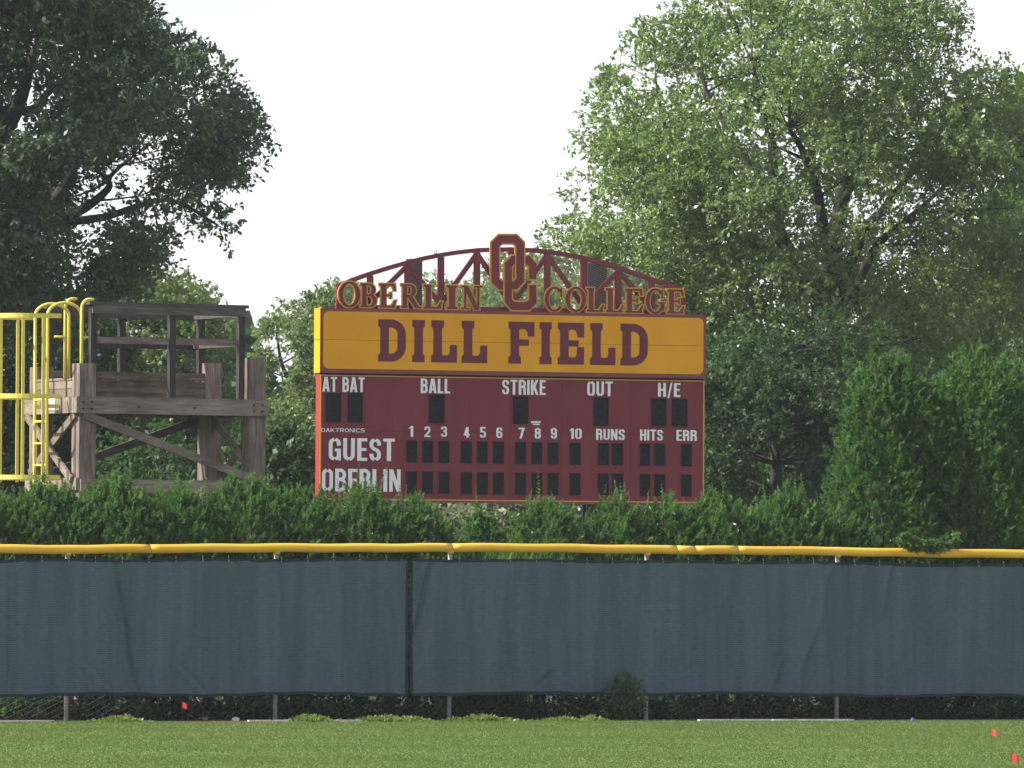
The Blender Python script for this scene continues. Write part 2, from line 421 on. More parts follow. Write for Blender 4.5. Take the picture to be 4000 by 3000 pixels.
# ------------------------------------------------------------------ fence
def build_fence():
    root = empty('outfield_fence', FEN.world(0, 0, 0), TH_F)
    tag(root, 'long chain-link outfield fence topped with a yellow plastic cap', 'fence')
    posts_px = [(-520, 2145), (262, 2146), (1078, 2140), (1758, 2139), (2527, 2147), (3272, 2154), (4060, 2163)]
    pts = []
    for px, py in posts_px:
        u, _ = FEN.hit(px, 2813); _, zt = FEN.hit(px + 5, py)
        pts.append((u, zt))
        MB().tube([(u, 0.035, 0.0), (u + 0.004, 0.035, zt - 0.03)], 0.029, 10).build('post', M['galv'], root, True)
    # top rail inside the cap
    MB().tube([(u, 0.0, z) for u, z in pts], 0.02, 8).build('top_rail', M['galv'], root, True)
    # cap path: sagging between posts, lifting at them
    path = []
    r2 = random.Random(3)
    for (u0, z0), (u1, z1) in zip(pts[:-1], pts[1:]):
        n = 14; sag = r2.uniform(-0.006, 0.010)
        ph = r2.uniform(0, 6)
        for k in range(n):
            t = k / n
            path.append((u0 + (u1 - u0) * t, 0.0, z0 + (z1 - z0) * t - sag * math.sin(PI * t) + 0.004 * math.sin(5 * PI * t + ph)))
    path.append((pts[-1][0], 0, pts[-1][1]))
    cuts = [path[0][0]] + [FEN.hit(x, 2145)[0] for x in (585, 1764, 2641, 2714, 2880)] + [path[-1][0]]
    P = np.array(path)
    for a, b in zip(cuts[:-1], cuts[1:]):
        n = max(3, int((b - a) / 0.12))
        q = np.linspace(a + 0.0015, b - 0.0015, n)
        zz = np.interp(q, P[:, 0], P[:, 2])
        rad = [0.058 + 0.0008 * math.sin(x * 9) for x in q]
        MB().tube([(x, -0.004, z) for x, z in zip(q, zz)], rad, 14).build('rail_cap', M['cap'], root, True)
    for (u, z) in pts[1:-1]:   # flared saddle under the cap at each post
        m = MB()
        m.tube([(u, 0.0, z - 0.082), (u, 0, z - 0.066), (u, 0, z - 0.045)], [0.027, 0.034, 0.05], 12)
        m.build('cap_saddle', M['cap'], root, True)
    # chain link: zigzag wires that meet at their elbows
    u0, u1, z0, z1 = pts[0][0], pts[-1][0], 0.03, min(z for _, z in pts) - 0.01
    p, hh = 0.074, 0.037
    cols = int((u1 - u0) / p); rows = int((z1 - z0) / hh)
    r = 0.0026
    i = np.arange(cols)[:, None]; j = np.arange(rows + 1)[None, :]
    sgn = np.where((i + j) % 2 == 0, 1.0, -1.0)
    U = u0 + (i + 0.5) * p + sgn * p / 2
    Z = np.broadcast_to(z0 + j * hh, U.shape)
    Yd = np.broadcast_to(0.004 * sgn, U.shape)
    off = np.array([(0.0, -1.0), (0.87, 0.5), (-0.87, 0.5)]) * r
    quads = []
    A = np.stack([U[:, :-1], Yd[:, :-1], Z[:, :-1]], -1).reshape(-1, 3)
    B = np.stack([U[:, 1:], Yd[:, 1:], Z[:, 1:]], -1).reshape(-1, 3)
    for k in range(3):
        o1 = np.array([off[k][0], off[k][1], 0]); o2 = np.array([off[(k + 1) % 3][0], off[(k + 1) % 3][1], 0])
        quads.append(np.stack([A + o1, A + o2, B + o2, B + o1], 1))
    Q = np.concatenate(quads, 0).reshape(-1, 3)
    o = fast_mesh('chain_link', Q, 4, M['dark_wire'], root)
    o['kind'] = 'stuff'
    return pts
FPOSTS = build_fence()

def windscreen(px0, px1, ytop0, ytop1, ybot0, ybot1, label, seed, folds, vb=-0.05, hems=(True, True)):
    r2 = np.random.default_rng(seed)
    ua, zt0 = FEN.hit(px0, ytop0, -0.05); ub, zt1 = FEN.hit(px1, ytop1, -0.05)
    zb0 = FEN.hit(px0, ybot0, -0.05)[1]; zb1 = FEN.hit(px1, ybot1, -0.05)[1]
    nu, nz_ = int((ub - ua) / 0.024), 62
    tu = np.linspace(0, 1, nu)[:, None]; tz = np.linspace(0, 1, nz_)[None, :]
    uu = ua + (ub - ua) * tu + 0 * tz
    zt = zt0 + (zt1 - zt0) * tu + 0.012 * np.sin(uu * 16.5) * 0.5 + 0.008 * np.sin(uu * 3.1 + seed)
    zb = zb0 + (zb1 - zb0) * tu + 0.014 * np.sin(uu * 2.3 + seed) + 0.006 * np.sin(uu * 11 + seed)
    zz = zb + (zt - zb) * tz
    d = np.zeros_like(zz)
    for k in range(int(9 * (ub - ua))):   # soft upright folds, drifting sideways
        c = ua + (ub - ua) * r2.random(); w = 0.035 + 0.10 * r2.random(); s = r2.normal() * 0.10
        lo = r2.random(); amp = r2.normal() * 0.02
        fade = np.exp(-((tz - lo) / 0.5) ** 2)
        d += amp * fade * np.exp(-((uu - c - s * (zz - 1)) / w) ** 2)
    for (fx0, fy0, fx1, fy1, amp, w) in folds:     # the sharp creases one can see
        a0, b0 = FEN.hit(fx0, fy0, -0.05); a1, b1 = FEN.hit(fx1, fy1, -0.05)
        t = np.clip((zz - b0) / (b1 - b0), -0.3, 1.3)
        cx = a0 + (a1 - a0) * t + 0.02 * np.sin(zz * 6)
        inside = np.exp(-(np.clip(np.abs(t - 0.5) - 0.5, 0, 1) / 0.12) ** 2)
        d += 1.1 * amp * inside * (np.exp(-((uu - cx) / w) ** 2) - 0.9 * np.exp(-((uu - cx - 1.5 * w) / w) ** 2))
    V = np.stack([uu, vb - d, zz], -1)
    idx = np.arange(nu * nz_).reshape(nu, nz_)
    Fq = np.stack([idx[:-1, :-1], idx[1:, :-1], idx[1:, 1:], idx[:-1, 1:]], -1).reshape(-1, 4)
    root = empty('windscreen', FEN.world((ua + ub) / 2, vb, float(zb0)), TH_F)
    V = V - np.array([(ua + ub) / 2, vb, float(zb0)])
    me = bpy.data.meshes.new('fabric'); me.from_pydata(V.reshape(-1, 3).tolist(), [], Fq.tolist()); me.materials.append(M['screen'])
    me.polygons.foreach_set('use_smooth', [True] * len(me.polygons))
    fo = bpy.data.objects.new('fabric', me); COL.objects.link(fo); fo.parent = root
    tag(root, label, 'windscreen', 'windscreen panels tied to the outfield fence')
    sel = range(0, nu, 5)
    for col_, dz0, dz1 in ((-1, -0.004, 0.034), (0, -0.034, 0.004)):
        Q = []; Fh = []
        for n_, k in enumerate(sel):
            p = V[k, col_]
            Q += [(p[0], p[1] - 0.004, p[2] + dz0), (p[0], p[1] - 0.004, p[2] + dz1), (p[0], p[1] + 0.006, p[2] + dz0), (p[0], p[1] + 0.006, p[2] + dz1)]
            if n_:
                b = 4 * n_; a = b - 4
                Fh += [(a, b, b + 1, a + 1), (a + 2, a + 3, b + 3, b + 2), (a + 1, b + 1, b + 3, a + 3), (a, a + 2, b + 2, b)]
        h = MB(); h.add(Q, Fh); h.build('hem', M['hem'], root)
    k = 12
    tie_me = None
    while k < nu - 5:
        p = V[k, -1]
        if tie_me is None:
            t = MB(); t.tube([(0, 0, -0.02), (0.006, 0.02, 0.02), (0.012, 0.05, 0.055)], 0.004, 5)
            o = t.build('tie', M['galv'], root); tie_me = o.data
        else:
            o = bpy.data.objects.new('tie', tie_me); COL.objects.link(o); o.parent = root
        o.location = (float(p[0]), float(p[1]) - 0.008, float(p[2]) + 0.02)
        k += int(0.38 / 0.024)
    # dark side webbing
    for side in (0, -1):
        if not hems[side]: continue
        pts = [tuple(V[side, j]) for j in range(0, nz_, 6)]
        h = MB()
        Q = []; Fh = []
        s = 1 if side == 0 else -1
        for n_, p in enumerate(pts):
            wv = 0.006 * math.sin(n_ * 1.1 + seed)
            Q += [(p[0] - s * (0.022 + wv), p[1] - 0.005, p[2]), (p[0] + s * 0.012, p[1] - 0.005, p[2]), (p[0] + s * 0.012, p[1] + 0.006, p[2]), (p[0] - s * (0.022 + wv), p[1] + 0.006, p[2])]
            if n_:
                b = 4 * n_; a = b - 4
                Fh += [(a, a + 1, b + 1, b), (a + 2, a + 3, b + 3, b + 2), (a + 1, a + 2, b + 2, b + 1), (a, b, b + 3, a + 3)]
        h.add(Q, Fh); h.build('side_hem', M['hem'], root)

windscreen(-560, 1588, 2196, 2191, 2712, 2705, 'blue-grey fabric windscreen running off the left end, left of the dark gap', 2,
           [(440, 2230, 520, 2690, 0.03, 0.035), (360, 2220, 430, 2400, 0.012, 0.04), (690, 2600, 780, 2705, 0.02, 0.05), (330, 2600, 420, 2700, 0.015, 0.05), (1045, 2300, 1060, 2680, 0.01, 0.04), (1180, 2300, 1190, 2600, 0.012, 0.04)])
windscreen(1612, 3272, 2192, 2204, 2704, 2706, 'middle blue-grey fabric windscreen running right from the dark gap, the leafy bush before it', 7,
           [(1670, 2200, 1608, 2440, 0.035, 0.035), (2230, 2220, 2170, 2600, 0.012, 0.05), (2340, 2260, 2310, 2680, 0.018, 0.04), (3240, 2240, 3120, 2690, 0.022, 0.05), (1920, 2600, 1940, 2700, 0.02, 0.05), (2100, 2660, 2140, 2620, 0.02, 0.05), (3060, 2580, 3010, 2690, 0.02, 0.03)], hems=(True, False))
windscreen(3262, 4060, 2208, 2216, 2710, 2714, 'blue-grey fabric windscreen beneath the tall arborvitae at the right end of the fence', 11,
           [(3480, 2230, 3440, 2400, 0.03, 0.03), (3530, 2260, 3570, 2500, 0.022, 0.05), (3310, 2215, 3312, 2700, 0.022, 0.03), (3760, 2220, 3800, 2500, 0.014, 0.05), (3480, 2600, 3480, 2700, 0.02, 0.04)], -0.038, (False, True))

# ------------------------------------------------------------------ lettering
def miter_offset(poly, e):
    n = len(poly)
    area = sum(poly[i][0] * poly[(i + 1) % n][1] - poly[(i + 1) % n][0] * poly[i][1] for i in range(n))
    if area < 0: poly = poly[::-1]
    if e == 0: return poly
    res = []
    for i in range(n):
        p0, p1, p2 = Vector(poly[i - 1]), Vector(poly[i]), Vector(poly[(i + 1) % n])
        d1, d2 = (p1 - p0).normalized(), (p2 - p1).normalized()
        n1, n2 = Vector((d1.y, -d1.x)), Vector((d2.y, -d2.x))
        b = n1 + n2
        L2 = max(b.dot(n1), 0.35)
        res.append(tuple(p1 + b * (e / L2)))
    return res

def rounded(pts, rs, closed=False):
    """rs: corner radius per point (0 = sharp)."""
    res = []; n = len(pts)
    for i, p in enumerate(pts):
        r = rs[i] if isinstance(rs, (list, tuple)) else rs
        if (not closed and i in (0, n - 1)) or r == 0:
            res.append(p); continue
        p0, p1, p2 = Vector(pts[i - 1]), Vector(p), Vector(pts[(i + 1) % n])
        a, b = (p0 - p1), (p2 - p1)
        r = min(r, a.length * 0.5 if n > 2 else r, b.length * 0.5) if False else min(r, a.length * 0.98, b.length * 0.98)
        A, B = p1 + a.normalized() * r, p1 + b.normalized() * r
        for k in range(7):
            t = k / 6 * PI / 2
            # quarter-ellipse like arc
            c = A + B - p1
            res.append(tuple(c + (A - c) * math.cos(t) + (B - c) * math.sin(t)))
    out = []
    for q in res:
        if not out or (Vector(q) - Vector(out[-1])).length > 1e-5: out.append(tuple(q))
    if closed and (Vector(out[0]) - Vector(out[-1])).length < 1e-5: out.pop()
    return out

def stroke(pts, w, closed=False, e=0.0):
    """Quads along a centre line, mitred joints."""
    P = [Vector(p) for p in pts]; n = len(P); h = w / 2 + e
    if not closed and e:
        P[0] = P[0] - (P[1] - P[0]).normalized() * e
        P[-1] = P[-1] + (P[-1] - P[-2]).normalized() * e
    L, R = [], []
    for i in range(n):
        if closed or 0 < i < n - 1:
            d1 = (P[i] - P[i - 1]).normalized(); d2 = (P[(i + 1) % n] - P[i]).normalized()
        elif i == 0: d1 = d2 = (P[1] - P[0]).normalized()
        else: d1 = d2 = (P[-1] - P[-2]).normalized()
        n1, n2 = Vector((-d1.y, d1.x)), Vector((-d2.y, d2.x))
        b = n1 + n2
        o = b * (h / max(b.dot(n1), 0.3))
        L.append(P[i] + o); R.append(P[i] - o)
    qs = []
    for i in range(n if closed else n - 1):
        j = (i + 1) % n
        qs.append([tuple(L[i]), tuple(L[j]), tuple(R[j]), tuple(R[i])])
    return qs

def hs(x0, y0, x1, y1, w):      # slanted stem with level ends
    return [(x0 - w / 2, y0), (x0 + w / 2, y0), (x1 + w / 2, y1), (x1 - w / 2, y1)]

def rect(x0, x1, y0, y1):
    return [(x0, y0), (x1, y0), (x1, y1), (x0, y1)]

def sans(ch):
    """Bold condensed capitals and figures, cap height 1: (list of polygons, width)."""
    s, t = 0.165, 0.135
    w = {'I': s, '1': 0.30, ' ': 0.24, 'E': 0.40, 'L': 0.38, 'F': 0.38, 'A': 0.52, 'T': 0.46, 'K': 0.50, 'N': 0.49, 'H': 0.49, '/': 0.32, 'O': 0.49, 'G': 0.49, 'U': 0.48}.get(ch, 0.47)
    x0, x1, y0, y1 = s / 2, w - s / 2, t / 2, 1 - t / 2
    P = []
    S = lambda pts, c=False, wd=(s + t) / 2: P.extend(stroke(pts, wd, c))
    if ch in 'O0D':
        r = 0.17
        if ch == 'D': S(rounded([(x0, y0), (x1, y0), (x1, y1), (x0, y1)], [0, 0.2, 0.2, 0], True), True)
        else: S(rounded([(x0, y0), (x1, y0), (x1, y1), (x0, y1)], r, True), True)
    elif ch in 'CG':
        S(rounded([(x1, 0.66), (x1, y1), (x0, y1), (x0, y0), (x1, y0), (x1, 0.36 if ch == 'C' else 0.46)], 0.17))
        if ch == 'G': P.append(rect(w * 0.52, w, 0.40, 0.53)); P.append(rect(w - 0.09, w, 0.0, 0.45))
    elif ch == 'U': S(rounded([(x0, 1), (x0, y0), (x1, y0), (x1, 1)], 0.18))
    elif ch == 'S':
        S(rounded([(x1, 0.68), (x1, y1), (x0, y1), (x0, 0.58), (x1, 0.44), (x1, y0), (x0, y0), (x0, 0.32)], [0, .16, .16, .13, .13, .16, .16, 0]))
    elif ch == 'A':
        P.append(hs(s * .5, 0, w / 2 - .03, 1, s)); P.append(hs(w - s * .5, 0, w / 2 + .03, 1, s)); P.append(rect(w * .24, w * .76, .2, .33))
    elif ch == 'T': P.append(rect(0, w, 1 - t, 1)); P.append(rect(w / 2 - s / 2, w / 2 + s / 2, 0, 1))
    elif ch == 'I': P.append(rect(0, s, 0, 1))
    elif ch == 'L': P.append(rect(0, s, 0, 1)); P.append(rect(0, w, 0, t))
    elif ch in 'EF':
        P.append(rect(0, s, 0, 1)); P.append(rect(0, w, 1 - t, 1)); P.append(rect(0, w * .92, .44, .57))
        if ch == 'E': P.append(rect(0, w, 0, t))
    elif ch == 'H': P.append(rect(0, s, 0, 1)); P.append(rect(w - s, w, 0, 1)); P.append(rect(0, w, .43, .57))
    elif ch == 'N': P.append(rect(0, s * .9, 0, 1)); P.append(rect(w - s * .9, w, 0, 1)); P.append(hs(w - s * .5, 0, s * .5, 1, s * .95))
    elif ch == 'K': P.append(rect(0, s, 0, 1)); P.append(hs(s * .8, .33, w - s * .6, 1, s)); P.append(hs(w - s * .5, 0, s * 1.25, .62, s))
    elif ch in 'BRP8':
        if ch != '8': P.append(rect(0, s, 0, 1))
        m = 0.53
        if ch == '8':
            S(rounded([(x0 + .01, m), (x1 - .01, m), (x1 - .01, y1), (x0 + .01, y1)], .14, True), True)
            S(rounded([(x0, y0), (x1, y0), (x1, m), (x0, m)], .16, True), True)
        else:
            S(rounded([(x0, m), (x1, m), (x1, y1), (x0, y1)], [0, .17, .17, 0]) )
            S([(x0, m), (x0, y1)])
            if ch == 'B': S(rounded([(x0, m), (x1 + .005, m), (x1 + .005, y0), (x0, y0)], [0, .17, .17, 0]))
            if ch == 'R': S(rounded([(w * .5, m), (x1, m), (x1, 0)], [0, .13, 0]))
    elif ch == '/': P.append(hs(.06, -.1, w - .06, 1.02, .1))
    elif ch == '1': P.append(rect(.13, .13 + s, 0, 1)); P.append([(0.0, .72), (.16, .82), (.16, .98), (0.0, .80)])
    elif ch == '2': S(rounded([(x0, .66), (x0, y1), (x1, y1), (x1, .56), (x0 + .02, .12)], [0, .16, .16, .12, 0])); P.append(rect(0, w, 0, t))
    elif ch == '3':
        S(rounded([(x0, .70), (x0, y1), (x1, y1), (x1, .53), (w * .4, .53)], [0, .16, .16, .15, 0]))
        S(rounded([(w * .4, .53), (x1, .53), (x1, y0), (x0, y0), (x0, .30)], [0, .16, .16, .16, 0]))
    elif ch == '4': P.append(rect(w - .27, w - .10, 0, 1)); P.append(rect(0, w, .2, .33)); P.append(hs(.06, .24, w - .22, 1, .14))
    elif ch == '5':
        P.append(rect(.03, w - .03, 1 - t, 1)); P.append(rect(.03, .03 + s * .9, .5, 1))
        S(rounded([(.06, .57), (x1, .57), (x1, y0), (x0, y0), (x0, .28)], [0, .16, .16, .16, 0]))
    elif ch in '69':
        q = []
        q += stroke(rounded([(x0, y0), (x1, y0), (x1, .56), (x0, .56)], .15, True), (s + t) / 2, True)
        q += stroke(rounded([(x0, .3), (x0, y1), (x1, y1), (x1, .70)], [0, .17, .17, 0]), (s + t) / 2)
        if ch == '9': q = [[(w - x, 1 - y) for x, y in p] for p in q]
        P += q
    elif ch == '7': P.append(rect(0, w, 1 - t, 1)); P.append(hs(w * .34, 0, w - s * .55, .95, s))
    return P, w

def slab(ch):
    """Wide athletic slab capitals, cap height 1."""
    I = [(0, 0), (.30, 0), (.30, .15), (.255, .20), (.255, .80), (.30, .85), (.30, 1), (0, 1), (0, .85), (.05, .80), (.05, .20), (0, .15)]
    Ih = [rect(0, .30, 0, .15), [(0, .15), (.30, .15), (.255, .20), (.05, .20)], rect(.05, .255, .20, .80), [(.05, .80), (.255, .80), (.30, .85), (0, .85)], rect(0, .30, .85, 1)]
    foot = [rect(.2, .61, 0, .17), [(.44, .16), (.61, .16), (.61, .42), (.45, .42), (.44, .40)], [(.36, .16), (.45, .16), (.45, .30), (.43, .22), (.40, .18)]]
    if ch == 'I': return Ih, .30
    if ch == 'L': return Ih + foot, .61
    head = [rect(.2, .62, .83, 1), [(.62, .84), (.46, .84), (.46, .67), (.47, .65), (.62, .65)], [(.46, .70), (.46, .84), (.38, .84), (.42, .80), (.445, .76)]]
    mid = [rect(.2, .49, .43, .58)]
    if ch == 'F': return Ih + head + mid, .62
    if ch == 'E':
        ft = [[(x + .01, y) for x, y in p] for p in foot]
        return Ih + head + ft + mid, .63
    if ch == 'D':
        outer = rounded([(.2, .095), (.565, .095), (.565, .905), (.2, .905)], [0, .26, .26, 0])
        return Ih + stroke(outer, .19) + [rect(.46, .66, .3, .7)], .66

def serif(ch, e=0.0):
    """Roman capitals with bracketed serifs and thick/thin strokes, cap height 1; e fattens every stroke."""
    st, th, sf = .165, .07, .055
    P = []
    A = lambda p: P.append(miter_offset(p, e))
    def stem(x, sl=.07, sr=.07, top=True, bot=True):
        A(rect(x, x + st, 0, 1))
        if bot: A([(x - sl, 0), (x + st + sr, 0), (x + st + sr, sf), (x + st, sf + .05), (x, sf + .05), (x - sl, sf)])
        if top: A([(x - sl, 1 - sf), (x, 1 - sf - .05), (x + st, 1 - sf - .05), (x + st + sr, 1 - sf), (x + st + sr, 1), (x - sl, 1)])
    def ell(cx, cy, rx, ry, wx, wy, a0, a1, n=28):
        aa = [a0 + (a1 - a0) * k / n for k in range(n + 1)]
        if abs(a1 - a0) < 2 * PI - .01 and e:
            aa[0] -= e / rx * .9 * (1 if a1 > a0 else -1); aa[-1] += e / rx * .9 * (1 if a1 > a0 else -1)
        for p, q in zip(aa[:-1], aa[1:]):
            o = lambda a: (cx + (rx + e) * math.cos(a), cy + (ry + e) * math.sin(a))
            i = lambda a: (cx + (rx - wx - e) * math.cos(a), cy + (ry - wy - e) * math.sin(a))
            P.append([i(p), o(p), o(q), i(q)])
    if ch == 'O': ell(.43, .5, .43, .53, .16, .075, 0, 2 * PI, 40); return P, .86
    if ch in 'CG':
        ell(.43, .5, .43, .53, .16, .08, math.radians(42), math.radians(322 if ch == 'C' else 335), 34)
        A([(.70, .62), (.765, .62), (.765, .98), (.71, .98), (.70, .86)])
        if ch == 'C': return P, .80
        A(rect(.66, .66 + st, .10, .42)); A(rect(.56, .88, .40, .455)); return P, .88
    if ch == 'I': stem(.07); return P, .305
    if ch in 'EL':
        stem(.07, sr=.02)
        A(rect(.07, .60, 0, .07)); A([(.56, 0), (.64, .30), (.59, .30), (.46, .06)])
        if ch == 'E':
            A(rect(.07, .57, .93, 1)); A([(.50, .94), (.56, .72), (.61, .72), (.59, 1)]); A(rect(.2, .44, .48, .54)); A(rect(.41, .455, .40, .63))
        return P, .66
    if ch == 'N':
        A(rect(.12, .19, 0, 1)); A(rect(0, .32, 0, sf)); A(rect(0, .2, 1 - sf, 1))
        A(rect(.64, .71, 0, 1)); A(rect(.51, .84, 1 - sf, 1)); A(hs(.625, -.02, .17, 1, .19)); return P, .84
    if ch in 'BR':
        stem(.07, sr=.02)
        A(rect(.07, .36, .93, 1)); A(rect(.07, .36, .475, .54))
        ell(.34, .735, .25, .265, .145, .07, -PI / 2, PI / 2, 16)
        if ch == 'B':
            A(rect(.07, .38, 0, .07)); ell(.37, .27, .28, .27, .155, .07, -PI / 2, PI / 2, 16); return P, .66
        A(hs(.66, 0, .34, .5, .19)); A(rect(.55, .82, 0, sf)); return P, .80
    return P, .3

def inside_any(pt, polys):
    x, y = pt
    for p in polys:
        c = False; n = len(p); j = n - 1
        for i in range(n):
            xi, yi = p[i]; xj, yj = p[j]
            if (yi > y) != (yj > y) and x < (xj - xi) * (y - yi) / (yj - yi) + xi: c = not c
            j = i
        if c: return True
    return False

def plate(polys, v0, v1, vfun=None):
    """Union of 2D polygons (u,z) as a solid plate from v0 (front) to v1 (back)."""
    verts = []; edges = []
    for p in polys:
        b = len(verts); n = len(p)
        verts += [Vector(q) for q in p]
        edges += [(b + i, b + (i + 1) % n) for i in range(n)]
    r = delaunay_2d_cdt(verts, edges, [], 0, 1e-5)
    ov, of = r[0], r[2]
    tris = []
    for f in of:
        c = (ov[f[0]] + ov[f[1]] + ov[f[2]]) / 3
        ar = abs((ov[f[1]] - ov[f[0]]).cross(ov[f[2]] - ov[f[0]]))
        if ar > 1e-10 and inside_any(c, polys): tris.append(tuple(f))
    used = sorted({i for t in tris for i in t}); mp = {i: k for k, i in enumerate(used)}
    n = len(used)
    dv = (lambda u: 0.0) if vfun is None else vfun
    V = [(ov[i].x, v0 + dv(ov[i].x), ov[i].y) for i in used] + [(ov[i].x, v1 + dv(ov[i].x), ov[i].y) for i in used]
    F_ = []; ec = {}
    for t in tris:
        a = [mp[i] for i in t]
        if (ov[t[1]] - ov[t[0]]).cross(ov[t[2]] - ov[t[0]]) < 0: a = a[::-1]
        F_.append(tuple(a)); F_.append(tuple(i + n for i in a[::-1]))
        for i in range(3):
            k = (a[i], a[(i + 1) % 3]); ec[k] = ec.get(k, 0) + 1
    for (a, b) in ec:
        if (b, a) not in ec: F_.append((b, a, a + n, b + n))
    m = MB(); m.add(V, F_); return m

def set_word(text, font, u0, u1, z0, z1, gap=0.09, e=0.0):
    """Polygons per letter, fitted to a box."""
    adv = []; x = 0
    for ch in text:
        if ch == ' ': adv.append((ch, x, .22)); x += .22 + gap; continue
        w = font(ch)[1]; adv.append((ch, x, w)); x += w + gap
    tot = x - gap; sx = (u1 - u0) / tot; sz = z1 - z0
    res = []
    for ch, x, w in adv:
        if ch == ' ': continue
        ps = font(ch, e / sz)[0] if e else font(ch)[0]
        res.append((ch, [[(u0 + (x + a) * sx, z0 + b * sz) for a, b in p] for p in ps]))
    return res

# ------------------------------------------------------------------ scoreboard
TH_S = math.atan(0.36)
SB = Frame(0.0, 126.0, TH_S)
H_ = SB.hit
def build_scoreboard():
    uc = H_(2000, 1600)[0]
    root = empty('scoreboard', SB.world(0, 0, 0), TH_S)
    tag(root, 'maroon baseball scoreboard with gold name panel and arched truss sign on top', 'scoreboard')
    uL, uR = H_(1246, 1320)[0], H_(2751, 1350)[0]
    zt = (H_(1246, 1203)[1] + H_(2751, 1231)[1]) / 2
    zs = (H_(1246, 1454)[1] + H_(2751, 1482)[1]) / 2      # foot of the name panel
    zb = (H_(1500, 1952)[1] + H_(2751, 1967)[1]) / 2
    uLb, uRb = H_(1249, 1700)[0], H_(2750, 1700)[0]
    # main cabinet behind the face panels
    c = MB(); c.box(uLb, uRb, 0.012, 0.22, zb, zs - 0.004); c.build('cabinet', M['side_red'], root)
    # face panels in columns and rows, with open joints
    cuts = [uLb + 0.012] + [H_(x, 1650)[0] for x in (1424, 1776, 1992, 2196, 2463)] + [uRb - 0.012]
    zm = (H_(1500, 1684)[1] + H_(2500, 1697)[1]) / 2
    bk = MB(); bk.box(uLb + 0.004, uRb - 0.004, 0.006, 0.0115, zb + 0.004, zs - 0.008); bk.build('joint_backing', M['seam'], root)
    for a, b in zip(cuts[:-1], cuts[1:]):
        for z0, z1 in ((zb + 0.012, zm - 0.002), (zm + 0.002, zs - 0.03)):
            MB().box(a + 0.002, b - 0.002, 0.0, 0.0055, z0, z1).build('face_panel', M['maroon'], root)
    # gold border line of the lower face
    t = 0.02
    for x0, x1, z0, z1 in ((uLb, uLb + t, zb + t, zs - 0.03 - t), (uRb - t, uRb, zb + t, zs - 0.03 - t), (uLb, uRb, zb, zb + t), (uLb, uRb, zs - 0.03 - t, zs - 0.03)):
        MB().box(x0, x1, -0.014, -0.001, z0, z1).build('border_strip', M['gold_edge'], root)
    MB().box(uLb - 0.002, uRb + 0.002, -0.03, 0.21, zb - 0.035, zb - 0.003).build('bottom_channel', M['maroon_trim'], root)
    # name panel: two cabinets stacked, gold faces, maroon frame
    zmid = (H_(1257, 1327)[1] + H_(2741, 1352)[1]) / 2
    gl, gr = H_(1257, 1330)[0], H_(2741, 1350)[0]
    gt = (H_(1257, 1215)[1] + H_(2741, 1244)[1]) / 2
    gb = (H_(1257, 1439)[1] + H_(2741, 1464)[1]) / 2
    for z0, z1 in ((zs, zmid - 0.003), (zmid + 0.003, zt)):
        n = MB(); n.box(uL, uR, -0.075, 0.24, z0, z1)
        n.build('name_cabinet', M['maroon_trim'], root)
        s = MB(); s.box(uL - 0.006, uL - 0.0015, -0.07, 0.235, z0 + 0.002, z1 - 0.002); s.build('side_plate', M['gold'], root)
    rad = 0.095
    full = rounded([(gl, gb), (gr, gb), (gr, gt), (gl, gt)], rad, True)
    lo = [p for p in full if p[1] < zmid]; hi = [p for p in full if p[1] >= zmid]
    low = rounded([(gl, gb), (gr, gb), (gr, zmid - 0.0022), (gl, zmid - 0.0022)], [rad, rad, 0, 0], True)
    up = rounded([(gl, zmid + 0.0022), (gr, zmid + 0.0022), (gr, gt), (gl, gt)], [0, 0, rad, rad], True)
    for p in (low, up):
        plate([p], -0.081, -0.0755).build('name_panel', M['gold'], root)
    # DILL FIELD
    zl0 = (H_(1530, 1413)[1] + H_(2475, 1429)[1]) / 2
    zl1 = (H_(1530, 1249)[1] + H_(2475, 1265)[1]) / 2
    for ch, xa, xb in (('D', 1477, 1585), ('I', 1610, 1659), ('L', 1684, 1785), ('L', 1803, 1903), ('F', 1986, 2087), ('I', 2107, 2155), ('E', 2179, 2283), ('L', 2305, 2404), ('D', 2423, 2530)):
        ps, w = slab(ch)
        a, b = H_(xa, 1335, -0.08)[0], H_(xb, 1335, -0.08)[0]
        ps = [[(a + x / w * (b - a), zl0 + y * (zl1 - zl0)) for x, y in p] for p in ps]
        plate(ps, -0.086, -0.0815).build('letter', M['letter_maroon'], root)
    # captions
    def cap_(text, xa, xb, ya, yb, xm=None):
        x = (xa + xb) / 2
        u0, u1 = H_(xa, yb)[0], H_(xb, yb)[0]
        z1, z0 = H_(x, ya)[1], H_(x, yb)[1]
        ps = [p for _, l in set_word(text, sans, u0, u1, z0, z1) for p in l]
        return plate(ps, -0.008, -0.002).build('caption', M['white_letter'], root)
    cap_('AT BAT', 1259, 1424, 1473, 1531)
    cap_('BALL', 1643, 1758, 1479, 1536)
    cap_('STRIKE', 1961, 2131, 1484, 1542)
    cap_('OUT', 2293, 2393, 1490, 1547)
    cap_('H/E', 2570, 2657, 1496, 1550)
    cap_('GUEST', 1283, 1541, 1712, 1800)
    cap_('OBERLIN', 1256, 1564, 1832, 1920)
    for ch, x, hw, y in (('1', 1605, 9, 1664), ('2', 1669, 12, 1665), ('3', 1734, 12, 1665), ('4', 1823, 12, 1668), ('5', 1886, 12, 1668), ('6', 1950, 12, 1669), ('7', 2037, 12, 1671), ('8', 2100, 12, 1672), ('9', 2163, 12, 1672), ('10', 2248, 24, 1673)):
        cap_(ch, x - hw, x + hw, y, y + 42)
    cap_('RUNS', 2328, 2440, 1676, 1719)
    cap_('HITS', 2500, 2589, 1678, 1721)
    cap_('ERR', 2642, 2721, 1680, 1722)
